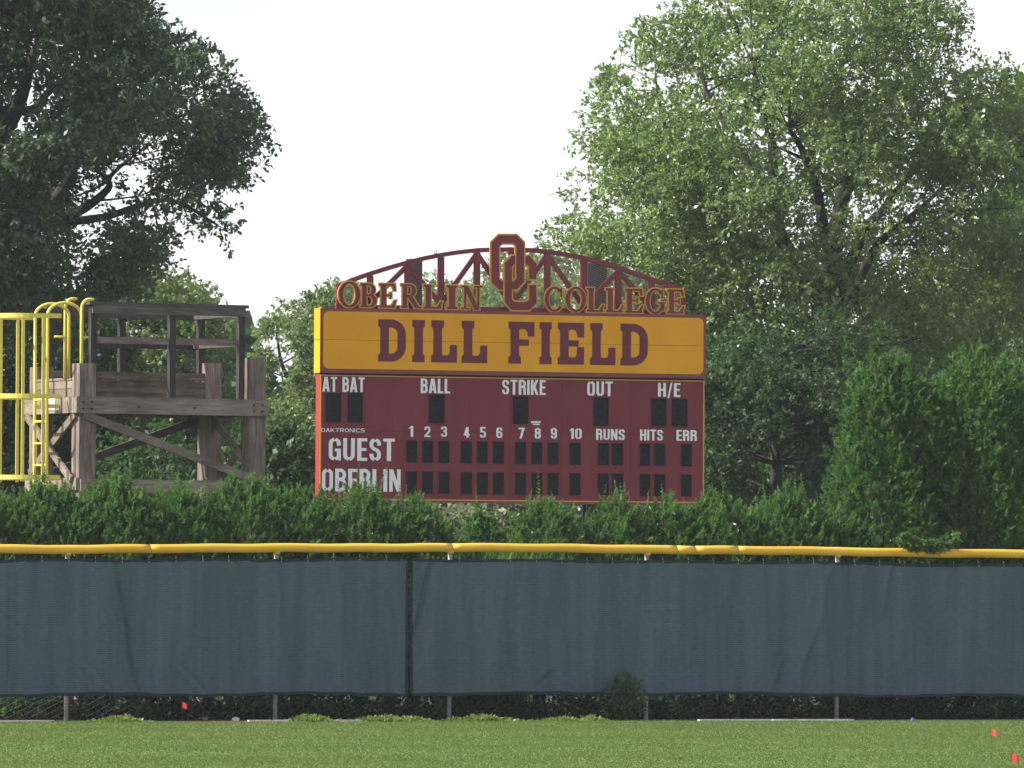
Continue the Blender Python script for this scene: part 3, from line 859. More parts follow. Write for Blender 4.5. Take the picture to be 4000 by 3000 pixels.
    # maker's name: light wide capitals
    def light(ch):
        s = .16
        w = {'I': .16}.get(ch, .95)
        x0, x1, y0, y1 = s / 2, w - s / 2, s / 2, 1 - s / 2
        P = []
        if ch in 'DO': P = stroke(rounded([(x0, y0), (x1, y0), (x1, y1), (x0, y1)], [0 if ch == 'D' else .3, .4, .4, 0 if ch == 'D' else .3], True), s, True)
        elif ch == 'A': P = [hs(s / 2, 0, w / 2, 1, s * 1.2), hs(w - s / 2, 0, w / 2, 1, s * 1.2), rect(.25, .7, .22, .36)]
        elif ch == 'K': P = [rect(0, s, 0, 1), hs(.2, .45, w - .1, 1, s * 1.3), hs(w - .1, 0, .35, .6, s * 1.3)]
        elif ch == 'T': P = [rect(0, w, 1 - s, 1), rect(w / 2 - s / 2, w / 2 + s / 2, 0, 1)]
        elif ch == 'R': P = [rect(0, s, 0, 1)] + stroke(rounded([(x0, .45), (x1, .45), (x1, y1), (x0, y1)], [0, .25, .25, 0]), s) + [hs(w - .1, 0, w * .5, .45, s * 1.2)]
        elif ch == 'N': P = [rect(0, s, 0, 1), rect(w - s, w, 0, 1), hs(w - s / 2, 0, s / 2, 1, s * 1.2)]
        elif ch == 'I': P = [rect(0, s, 0, 1)]
        elif ch == 'C': P = stroke(rounded([(w, y1), (x0, y1), (x0, y0), (w, y0)], [0, .35, .35, 0]), s)
        elif ch == 'S': P = stroke(rounded([(w, y1), (x0, y1), (x0, .5), (x1, .5), (x1, y0), (0, y0)], [0, .25, .25, .25, .25, 0]), s)
        return P, w
    u0, u1 = H_(1254, 1680)[0], H_(1424, 1680)[0]
    z1, z0 = H_(1339, 1673)[1], H_(1339, 1688)[1]
    ps = [p for _, l in set_word('DAKTRONICS', light, u0, u1, z0, z1, .2) for p in l]
    plate(ps, -0.007, -0.002).build('caption', M['white_letter'], root)
    # small service sticker: two lines of print too fine to read
    for (xa, xb, ya, yb) in ((2074, 2111, 1645, 1652), (2082, 2108, 1655, 1660)):
        ua, ub = H_(xa, ya)[0], H_(xb, ya)[0]; z1, z0 = H_(xa, ya)[1], H_(xa, yb)[1]
        MB().box(ua, ub, -0.006, -0.002, z0, z1).build('sticker', M['white_letter'], root)
    # digit windows: recessed look from a proud thin rim
    def win(xa, xb, ya, yb):
        u0, u1 = H_(xa, ya)[0], H_(xb, ya)[0]; z1, z0 = H_((xa + xb) / 2, ya)[1], H_((xa + xb) / 2, yb)[1]
        w = MB().box(u0, u1, -0.004, -0.0008, z0, z1).build('digit_window', M['led'], root)
        rim = MB()
        r = 0.008
        for b in ((u0 - r, u0, z0 - r, z1 + r), (u1, u1 + r, z0 - r, z1 + r), (u0, u1, z1, z1 + r), (u0, u1, z0 - r, z0)):
            rim.box(b[0], b[1], -0.014, -0.0008, b[2], b[3])
        rim.build('window_rim', M['maroon'], w)
        # seven-segment lamp recesses, barely darker, as the face shows them unlit
        seg = MB(); W_, Hh = u1 - u0, z1 - z0
        for (fx0, fx1, fz0, fz1) in ((.25, .75, .80, .88), (.25, .75, .46, .54), (.25, .75, .12, .20), (.14, .24, .54, .80), (.76, .86, .54, .80), (.14, .24, .20, .46), (.76, .86, .20, .46)):
            seg.box(u0 + W_ * fx0, u0 + W_ * fx1, -0.0065, -0.0042, z0 + Hh * fz0, z0 + Hh * fz1)
        seg.build('lamp_segments', M['lamp'], w)
    for a, b, y0, y1 in ((1272, 1333, 1535, 1649), (1357, 1416, 1535, 1650), (1675, 1736, 1540, 1653), (2002, 2064, 1548, 1657), (2317, 2377, 1553, 1663), (2543, 2603, 1556, 1665), (2623, 2685, 1557, 1666)):
        win(a, b, y0, y1)
    for a, b in ((1587, 1628), (1649, 1691), (1712, 1755), (1800, 1843), (1863, 1905), (1926, 1968), (2012, 2054), (2076, 2118), (2138, 2181), (2225, 2267), (2335, 2378), (2390, 2433), (2499, 2539), (2555, 2597), (2660, 2702)):
        y = 1720.5 + (a - 1587) * 0.0138
        win(a, b, y, y + 86)
        y = 1842 + (a - 1587) * 0.0103
        win(a, b, y, y + 86)
    # support columns behind, standing to the ground and up behind the arch
    for xa, xb, yt in ((1598, 1645, 1010), (2292, 2366, 1027)):
        ua, ub = H_(xa, 1400, 0.3)[0], H_(xb, 1400, 0.3)[0]
        top = H_(xa, yt, 0.3)[1]
        k = MB(); k.box(ua, ub, 0.26, 0.285, 0, top); k.box(ua, ub, 0.46, 0.485, 0, top); k.box((ua + ub) / 2 - 0.02, (ua + ub) / 2 + 0.02, 0.285, 0.46, 0, top)
        k.build('support_column', M['steel_dark'], root)
    # ---------------- arched truss sign
    Z2 = lambda x, y: (1150 + x * 0.7685, 850 + y * 0.7685)
    def tp(x, y, v=0.06):
        px, py = Z2(x, y); return H_(px, py, v)
    arch_px = [(216, 350), (300, 315), (385, 285), (480, 255), (575, 228), (660, 207), (745, 190), (835, 176), (930, 166), (1010, 163), (1100, 162), (1195, 166), (1285, 173), (1380, 188), (1475, 207), (1560, 230), (1648, 257), (1732, 285), (1820, 316), (1905, 345), (1983, 372)]
    arch = [tp(*p) for p in arch_px]
    sg = empty('sign_arch', (0, 0, 0)); sg.parent = root
    for a, b in zip(arch[:-1], arch[1:]):
        pass
    V = []; Fc = []
    for i, (u, z) in enumerate(arch):
        a = arch[max(i - 1, 0)]; b = arch[min(i + 1, len(arch) - 1)]
        d = Vector((b[0] - a[0], b[1] - a[1])).normalized(); n = Vector((-d.y, d.x)) * 0.036
        for v in (0.02, 0.10):
            V += [(u - n.x, v, z - n.y), (u + n.x, v, z + n.y)]
        if i:
            q = 4 * i; p = q - 4
            Fc += [(p, q, q + 1, p + 1), (p + 2, p + 3, q + 3, q + 2), (p + 1, q + 1, q + 3, p + 3), (p, p + 2, q + 2, q)]
    Fc += [(0, 1, 3, 2), (len(V) - 4, len(V) - 2, len(V) - 1, len(V) - 3)]
    ch_ = MB(); ch_.add(V, Fc); ch_.build('top_chord', M['maroon'], sg)
    zb0 = zt + 0.035
    MB().box(arch[0][0] - 0.02, arch[-1][0] + 0.03, 0.025, 0.095, zt + 0.002, zb0 + 0.035).build('bottom_chord', M['maroon'], sg)
    zc = zb0 + 0.035
    xs = [228, 385, 575, 745, 928, 1105, 1285, 1470, 1645, 1815, 1972]
    node = []
    for x in xs:
        yy = np.interp(x, [p[0] for p in arch_px], [p[1] for p in arch_px])
        u, z = tp(x, yy); node.append((u, z))
        MB().box(u - 0.05, u + 0.05, 0.03, 0.09, zc, z - 0.033).build('strut', M['maroon'], sg)
    for top, bot in ((2, 1), (2, 3), (4, 3), (4, 5), (6, 5), (6, 7), (8, 7), (8, 9)):
        a, b = node[top], node[bot]
        MB().bar((a[0], 0.06, a[1] - 0.05), (b[0], 0.06, zc + 0.03), (0, 1, 0), 0.075, 0.055).build('brace', M['maroon'], sg)
    for x in (717, 1498):
        yy = np.interp(x, [p[0] for p in arch_px], [p[1] for p in arch_px]); u, z = tp(x, yy)
        l = MB(); l.tube([(u + 0.025 * math.sin(t), 0.06, z + 0.065 - 0.025 * math.cos(t)) for t in np.linspace(0, 2 * PI, 11)], 0.006, 5); l.tube([(u, 0.06, z + 0.02), (u, 0.06, z + 0.045)], 0.007, 5)
        l.build('lifting_eye', M['maroon_trim'], sg)
    # wire mesh behind the truss
    Q = []
    A = np.array(arch)
    pz, pu = 0.036, 0.07
    for fam in (1, -1):
        u_ = A[0, 0] - 1.2
        while u_ < A[-1, 0] + 1.2:
            seg = None
            zs_ = np.arange(zc, A[:, 1].max(), 0.02); uu_ = u_ + fam * (zs_ - zc) * (pu / pz / 1.0) * 0.9
            ok = (uu_ > A[0, 0]) & (uu_ < A[-1, 0])
            ok &= zs_ < np.interp(uu_, A[:, 0], A[:, 1])
            if ok.any():
                i0, i1 = np.where(ok)[0][[0, -1]]
                if i1 > i0:
                    p, q = np.array([uu_[i0], 0.125, zs_[i0]]), np.array([uu_[i1], 0.125, zs_[i1]])
                    for ox, oy in ((0, -1), (0.87, .5), (-.87, .5)):
                        pass
                    offs = [np.array([0, -.0018, 0]), np.array([0, .0009, .0018]), np.array([0, .0009, -.0018])]
                    for k in range(3):
                        Q += [p + offs[k], p + offs[(k + 1) % 3], q + offs[(k + 1) % 3], q + offs[k]]
            u_ += pu
    o = fast_mesh('wire_mesh', np.array(Q), 4, M['wire'], sg); o['kind'] = 'stuff'
    # OC monogram: two interlocked plates, each gold plate with a maroon face
    def oct_ring(x0, x1, y0, y1, cut, w, gap=None):
        """Centre-line of a chamfered letter in zoom pixels -> (u,z)."""
        h = w / 2
        x0 += h; x1 -= h; y0 += h; y1 -= h; c = cut
        pts = [(x1, y0 + c), (x1 - c, y0), (x0 + c, y0), (x0, y0 + c), (x0, y1 - c), (x0 + c, y1), (x1 - c, y1), (x1, y1 - c)]
        return pts
    def to(ps): return [tp(x, y, -0.05) for x, y in ps]
    sc = 0.7685 * 126 / FPX / math.cos(TH_S)
    Oc = to(oct_ring(997, 1170, 87, 368, 26, 46))
    Cc = to([(1219, 316)] + oct_ring(1062, 1243, 192, 472, 26, 46) + [(1219, 338)])
    wd = 46 * sc; gw = 7.5 * sc
    pivot = tp(1112, 300, -0.05)[0]
    tilt = lambda u: (u - pivot) * 0.22
    for name, line, closed, vf in (('monogram_letter', Oc, True, None), ('monogram_letter', Cc, False, tilt)):
        ln = [Vector(p) for p in line]
        base = stroke(ln, wd, closed, gw * 0.55)
        face = stroke(ln, wd, closed, -gw * 0.5)
        b = plate(base, -0.055, -0.03, vf).build(name, M['gold_edge'], sg)
        # a third level under sign_arch: face joined to the same part as a second material
        fm = plate(face, -0.062, -0.0555, vf)
        n0 = len(b.data.vertices)
        me = bpy.data.meshes.new(name)
        me.from_pydata([tuple(v.co) for v in b.data.vertices] + fm.v, [], [tuple(p.vertices) for p in b.data.polygons] + [tuple(i + n0 for i in f) for f in fm.f])
        nb = len(b.data.polygons)
        me.materials.append(M['gold_edge']); me.materials.append(M['maroon'])
        me.polygons.foreach_set('material_index', [0] * nb + [1] * len(fm.f))
        b.data = me
    # OBERLIN COLLEGE
    boxes = [('O', 226, 333, 329, 452), ('B', 336, 419, 335, 455), ('E', 433, 520, 337, 457), ('R', 543, 643, 339, 459), ('L', 658, 754, 342, 462), ('I', 774, 828, 345, 464), ('N', 848, 955, 347, 466),
             ('C', 1273, 1363, 355, 475), ('O', 1379, 1481, 356, 476), ('L', 1487, 1576, 358, 479), ('L', 1584, 1676, 360, 481), ('E', 1681, 1775, 362, 483), ('G', 1786, 1886, 364, 485), ('E', 1896, 1984, 366, 487)]
    for ch, xa, xb, ya, yb in boxes:
        w = serif(ch)[1]
        ua, ub = tp(xa, yb, -0.05)[0], tp(xb, yb, -0.05)[0]
        z1, z0 = tp((xa + xb) / 2, ya, -0.05)[1], tp((xa + xb) / 2, yb, -0.05)[1]
        mk = lambda e: [[(ua + a / w * (ub - ua), z0 + b * (z1 - z0)) for a, b in p] for p in serif(ch, e)[0]]
        bm_, fm = plate(mk(0.052), -0.05, -0.02), plate(mk(0.006), -0.057, -0.0505)
        n0 = len(bm_.v)
        me = bpy.data.meshes.new('letter')
        me.from_pydata(bm_.v + fm.v, [], bm_.f + [tuple(i + n0 for i in f) for f in fm.f])
        me.materials.append(M['gold_edge']); me.materials.append(M['maroon'])
        me.polygons.foreach_set('material_index', [0] * len(bm_.f) + [1] * len(fm.f))
        o = bpy.data.objects.new('letter', me); COL.objects.link(o); o.parent = sg
build_scoreboard()

# ------------------------------------------------------------------ wooden camera tower with caged ladder
TH_T = math.radians(28)
_c = at(299, 1550, 110.0)
TW = Frame(_c.x, _c.y, TH_T)
def T(x, y, v=0.0):            # close-up pixel -> (u, z) on the plane v behind the front beam
    return TW.hit(x * 0.5425, 1100 + y * 0.5425, v)
def build_tower():
    root = empty('wooden_tower', TW.world(0, 0, 0), TH_T)
    tag(root, 'weathered timber viewing tower with railed platform and yellow caged ladder', 'tower')
    zt = (T(560, 826)[1] + T(1935, 852)[1]) / 2; zb = (T(560, 946)[1] + T(1935, 970)[1]) / 2
    uL, uR = T(552, 880)[0], T(1940, 900)[0]
    D = 1.88
    bt = 0.05
    # platform rim beams: front, back, left, right
    MB().box(uL, uR, 0, bt, zb, zt).build('rim_beam', M['wood_u'], root)
    MB().box(uL + 0.01, uR - 0.01, D - bt, D, zb, zt).build('rim_beam', M['wood_u'], root)
    MB().box(uL + 0.003, uL + bt, bt + 0.002, D - bt - 0.002, zb + 0.005, zt - 0.004).build('rim_beam', M['wood_u'], root)
    MB().box(uR - bt, uR - 0.003, bt + 0.002, D - bt - 0.002, zb + 0.005, zt - 0.004).build('rim_beam', M['wood_u'], root)
    nb = 11
    for i in range(nb):     # deck boards
        v0 = bt + 0.004 + (D - 2 * bt - 0.008) * i / nb
        MB().box(uL + bt + 0.004, uR - bt - 0.004, v0 + 0.003, v0 + (D - 2 * bt - 0.008) / nb - 0.003, zt - 0.075, zt - 0.035).build('deck_board', M['wood_u'], root)
    for i in range(5):      # joists
        u = uL + 0.25 + (uR - uL - 0.5) * i / 4
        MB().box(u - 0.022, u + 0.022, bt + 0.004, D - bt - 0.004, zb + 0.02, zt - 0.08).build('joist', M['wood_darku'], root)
    # corner posts
    pw = 0.26
    fl0 = T(572, 700, 0.06)[0]; fr0 = T(1797, 700, 0.06)[0]
    ztl = T(630, 588, 0.06)[1]; ztr = T(1855, 550, 0.06)[1]
    us_ = (fl0, fr0)
    bpz = [T(245, 612, 1.5)[1], T(1525, 585, 1.5)[1]]
    for k, u in enumerate(us_):
        MB().box(u, u + pw, 0.055, 0.055 + pw, 0, (ztl, ztr)[k]).build('post', M['wood_z'], root)
        MB().box(u + 0.02, u + pw + 0.02, D - 0.055 - pw, D - 0.055, 0, bpz[k]).build('post', M['wood_z'], root)
    v0, v1 = 0.055, D - 0.055        # faces of the posts
    # low ring beam
    zlb = T(1500, 1432)[1]
    MB().box(us_[0] + 0.01, us_[1] + pw - 0.01, v0 - 0.047, v0 - 0.002, zlb - 0.18, zlb).build('tie_beam', M['wood_u'], root)
    MB().box(us_[0] + 0.01, us_[1] + pw - 0.01, v1 + 0.002, v1 + 0.047, zlb - 0.18, zlb).build('tie_beam', M['wood_u'], root)
    MB().box(us_[0] - 0.047, us_[0] - 0.002, v0, v1, zlb - 0.16, zlb + 0.02).build('tie_beam', M['wood_u'], root)
    # front brace, back brace, side braces
    P = lambda x, y, v: (T(x, y, v)[0], v, T(x, y, v)[1])
    MB().bar(P(600, 958, 0.03), P(1800, 1415, 0.03), (0, 1, 0), 0.115, 0.042).build('brace', M['wood_u'], root)
    vb = D - 0.03
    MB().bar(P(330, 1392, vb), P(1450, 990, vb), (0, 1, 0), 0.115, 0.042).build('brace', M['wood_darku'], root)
    ul = us_[0] - 0.03; ur = us_[1] + pw + 0.03
    zz = lambda y: T(550, y, 0.5)[1]
    MB().bar((ul, 0.13, zb - 0.01), (ul, D - 0.18, zz(1375)), (1, 0, 0), 0.11, 0.042).build('brace', M['wood_u'], root)
    MB().bar((ul - 0.044, D - 0.16, zb - 0.01), (ul - 0.044, 0.16, zz(1430)), (1, 0, 0), 0.11, 0.042).build('brace', M['wood_u'], root)
    MB().bar((ur, 0.16, zb - 0.01), (ur, D - 0.2, zz(1400)), (1, 0, 0), 0.11, 0.042).build('brace', M['wood_u'], root)
    MB().bar((ur - 0.09, D - 0.2, zb - 0.01), (ur - 0.09, 0.16, zz(1400)), (1, 0, 0), 0.11, 0.042).build('brace', M['wood_u'], root)
    # railing posts (front three, back three) and rails
    rt = (T(700, 150, 0.1)[1] + T(1700, 165, 0.1)[1]) / 2
    rp = [T(668, 400, 0.12)[0] , T(1235, 500, 0.12)[0], T(1732, 500, 0.12)[0]]
    rw = 0.095
    for u in rp:
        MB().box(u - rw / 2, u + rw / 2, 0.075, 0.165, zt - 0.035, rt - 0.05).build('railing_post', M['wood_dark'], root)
    rb = [T(368, 500, 1.75)[0], T(876, 500, 1.75)[0], T(1445, 500, 1.75)[0]]
    for u in rb:
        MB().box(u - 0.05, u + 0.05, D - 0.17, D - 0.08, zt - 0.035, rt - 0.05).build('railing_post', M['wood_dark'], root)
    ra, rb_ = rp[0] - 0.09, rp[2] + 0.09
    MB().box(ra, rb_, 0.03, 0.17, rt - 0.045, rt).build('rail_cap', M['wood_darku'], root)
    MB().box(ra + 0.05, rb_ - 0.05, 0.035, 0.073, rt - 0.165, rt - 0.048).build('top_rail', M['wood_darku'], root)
    ya = (T(950, 400, 0.06)[1] + T(1500, 412, 0.06)[1]) / 2; yb = (T(950, 448, 0.06)[1] + T(1500, 458, 0.06)[1]) / 2
    for a, b in ((rp[0] + rw / 2, rp[1] - rw / 2), (rp[1] + rw / 2, rp[2] - rw / 2)):
        MB().box(a + 0.002, b - 0.002, 0.1, 0.14, yb, ya).build('mid_rail', M['wood_u'], root)
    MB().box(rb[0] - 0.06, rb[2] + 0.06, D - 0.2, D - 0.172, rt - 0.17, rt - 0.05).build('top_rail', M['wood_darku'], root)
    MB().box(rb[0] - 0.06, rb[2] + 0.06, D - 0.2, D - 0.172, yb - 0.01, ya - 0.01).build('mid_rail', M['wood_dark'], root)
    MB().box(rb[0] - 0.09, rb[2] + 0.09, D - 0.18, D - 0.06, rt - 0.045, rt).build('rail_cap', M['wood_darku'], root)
    # side rail right (top and mid)
    MB().box(rp[2] - 0.02, rp[2] + 0.02, 0.175, D - 0.205, rt - 0.16, rt - 0.05).build('top_rail', M['wood_darku'], root)
    MB().box(rp[2] - 0.02, rp[2] + 0.02, 0.175, D - 0.205, yb, ya).build('mid_rail', M['wood_darku'], root)
    # kick boards: back wall of two planks, left side of two planks
    kz = [(T(1000, 833, 1.6)[1] - 0.02, T(1000, 712, 1.6)[1]), (T(1000, 706, 1.6)[1], T(1000, 652, 1.6)[1])]
    for i, (a, b) in enumerate(kz):
        MB().box(us_[0] + pw + 0.03, us_[1] + 0.015, D - 0.30 + 0.008 * i, D - 0.255 + 0.008 * i, a, b).build('kick_board', M['wood_kick'], root)
    for i, (ya_, yb_) in enumerate(((828, 770), (766, 712), (708, 690))):
        a, b = T(490, ya_, 0.3)[1], T(490, yb_, 0.3)[1]
        MB().box(us_[0] - 0.012 * (i == 2), us_[0] + 0.045, v0 + pw + 0.004, v1 - pw - 0.004, a, b).build('kick_board', M['wood_u'], root)
    # white plates on the left rim beam
    for ya_, yb_ in ((842, 886), (908, 945)):
        v = 0.82
        a, b = T(340, ya_, 0.76)[1], T(340, yb_, 0.76)[1]
        MB().box(uL - 0.012, uL - 0.001, 0.72, 0.95, b, a).build('notice_plate', M['plate'], root)
    bolts = None
    for (bx, by) in ((600, 865), (600, 915), (660, 865), (660, 915), (1830, 890), (1830, 935), (1890, 890), (1890, 935), (1000, 900), (1400, 910)):
        u, z = T(bx, by)
        if bolts is None:
            o = MB().tube([(0, 0.004, 0), (0, -0.014, 0)], 0.017, 8).build('bolt', M['steel_dark'], root); bolts = o.data
        else:
            o = bpy.data.objects.new('bolt', bolts); COL.objects.link(o); o.parent = root
        o.location = (u, 0, z)
    # ---------------- caged ladder on the left side
    ld = empty('ladder', (0, 0, 0)); ld.parent = root; ld['label'] = 'bright yellow caged ladder on the left side'
    uo, va, vbk = uL - 0.19, 0.60, 1.03
    r = 0.0235
    ztop = T(330, 240, 0.6)[1]
    zapex = T(440, 152, 0.6)[1]
    z_fl = zt - 0.03
    for v in (va, vbk):
        W_ = 0.535
        pts = [(uo, v, 0.05), (uo, v, zb), (uo, v, ztop)]
        for k in range(1, 12):
            a = PI * k / 12
            pts.append((uo + W_ / 2 - W_ / 2 * math.cos(a), v, ztop + (zapex - ztop) * math.sin(a)))
        pts += [(uo + W_, v, ztop), (uo + W_, v, z_fl)]
        MB().tube(pts, r, 10).build('side_rail', M['ladder'], ld, True)
    zr0 = T(265, 850, 0.8)[1]
    z = zr0; first = None
    while z > 0.15:
        if first is None:
            o = MB().tube([(uo, va + 0.02, 0), (uo, vbk - 0.02, 0)], 0.018, 8).build('rung', M['ladder'], ld, True); first = o.data
        else:
            o = bpy.data.objects.new('rung', first); COL.objects.link(o); o.parent = ld
        o.location = (0, 0, z)
        z -= 0.314
    # gate handrails at the platform edge
    for v, uu in ((0.36, T(590, 300, 0.36)[0]), (1.27, T(470, 300, 1.27)[0])):
        zt2 = T(592, 185, v)[1]; za = T(630, 128, v)[1]
        pts = [(uu, v, z_fl), (uu, v, zt2)] + [(uu + 0.10 * (1 - math.cos(a)), v - 0.02 * math.sin(a), zt2 + (za - zt2) * math.sin(a)) for a in np.linspace(0.2, PI / 2, 6)] + [(uu + 0.17, v - 0.04, za)]
        MB().tube(pts, r, 10).build('handrail', M['ladder'], ld, True)
        zs_ = T(600, 402, v)[1]
        s = 1 if v < 0.8 else -1
        MB().tube([(uu - (0 if s > 0 else 0.17), v, zs_), (uu + (0.13 if s > 0 else 0), v, zs_)], 0.018, 8).build('standoff', M['ladder'], ld, True)
    # cage: flat hoops and upright bars
    vc, Rr = 0.815, 0.46
    uc = uo - 0.22
    def hoop_pts(n=18):
        p = [(uo + 0.10, vc - Rr)]
        for k in range(n + 1):
            a = -PI / 2 - PI * k / n
            p.append((uc + 0.5 * math.cos(a), vc + Rr * math.sin(a)))
        p.append((uo + 0.10, vc + Rr)); return p
    HP = hoop_pts()
    for y in (247, 826, 1410):
        zc_ = T(300, y, 0.5)[1]
        V = []; Fc = []
        for i, (u, v) in enumerate(HP):
            a = HP[max(i - 1, 0)]; b = HP[min(i + 1, len(HP) - 1)]
            d = Vector((b[0] - a[0], b[1] - a[1])).normalized(); n = Vector((-d.y, d.x)) * 0.006
            V += [(u - n.x, v - n.y, zc_ - 0.033), (u - n.x, v - n.y, zc_ + 0.033), (u + n.x, v + n.y, zc_ - 0.033), (u + n.x, v + n.y, zc_ + 0.033)]
            if i:
                q = 4 * i; p = q - 4
                Fc += [(p, q, q + 1, p + 1), (p + 2, p + 3, q + 3, q + 2), (p + 1, q + 1, q + 3, p + 3), (p, p + 2, q + 2, q)]
        m = MB(); m.add(V, Fc); m.build('cage_hoop', M['ladder'], ld)
    zlo, zhi = T(300, 1440, 0.5)[1], T(300, 240, 0.5)[1]
    bars = [(-0.355, vc - Rr)] + [(uc + 0.5 * math.cos(a), vc + Rr * math.sin(a)) for a in (-PI / 2 - 0.52, -PI / 2 - PI / 2, -PI / 2 - PI + 0.52)] + [(-0.355, vc + Rr)]
    for (u, v) in bars:
        c = Vector((uc - u, vc - v)).normalized()
        u2, v2 = u + c.x * 0.013, v + c.y * 0.013
        MB().box(u2 - 0.024, u2 + 0.024, v2 - 0.006, v2 + 0.006, zlo, zhi).build('cage_bar', M['ladder'], ld)
    zst = T(320, 896, 0.6)[1]
    MB().box(uo + 0.025, uo + 0.19, va - 0.006, va + 0.006, zst - 0.03, zst + 0.03).build('bracket', M['ladder'], ld)
    MB().box(uo + 0.025, uo + 0.19, vbk - 0.006, vbk + 0.006, zst - 0.03, zst + 0.03).build('bracket', M['ladder'], ld)
build_tower()

# ------------------------------------------------------------------ foliage
def unit(a):
    return a / np.maximum(np.linalg.norm(a, axis=-1, keepdims=True), 1e-9)

def leaves(P, A, Nrm, L, W):
    """Diamond leaves: base P, axis A, normal N."""
    A = unit(A); B = unit(np.cross(Nrm, A)); N = np.cross(A, B)
    L = L[:, None]; W = W[:, None]
    mid = P + A * L * 0.55 + N * L * 0.08
    return np.stack([P, mid + B * W, P + A * L, mid - B * W], 1).reshape(-1, 3)

def needles(P, A, Nrm, L, W):
    A = unit(A); B = unit(np.cross(Nrm, A))
    L = L[:, None]; W = W[:, None]
    return np.stack([P + B * W, P + A * L, P - B * W], 1).reshape(-1, 3)

def poly_inside(px, pz, poly):
    c = np.zeros(len(px), bool); n = len(poly); j = n - 1
    for i in range(n):
        xi, zi = poly[i]; xj, zj = poly[j]
        if zi != zj:
            m = ((zi > pz) != (zj > pz)) & (px < (xj - xi) * (pz - zi) / (zj - zi) + xi)
            c ^= m
        j = i
    return c

def poly_dist(px, pz, poly):
    d = np.full(len(px), 1e9); n = len(poly)
    for i in range(n):
        a = np.array(poly[i]); b = np.array(poly[(i + 1) % n]); ab = b - a
        t = np.clip(((px - a[0]) * ab[0] + (pz - a[1]) * ab[1]) / max(ab @ ab, 1e-9), 0, 1)
        d = np.minimum(d, np.hypot(px - a[0] - t * ab[0], pz - a[1] - t * ab[1]))
    return d

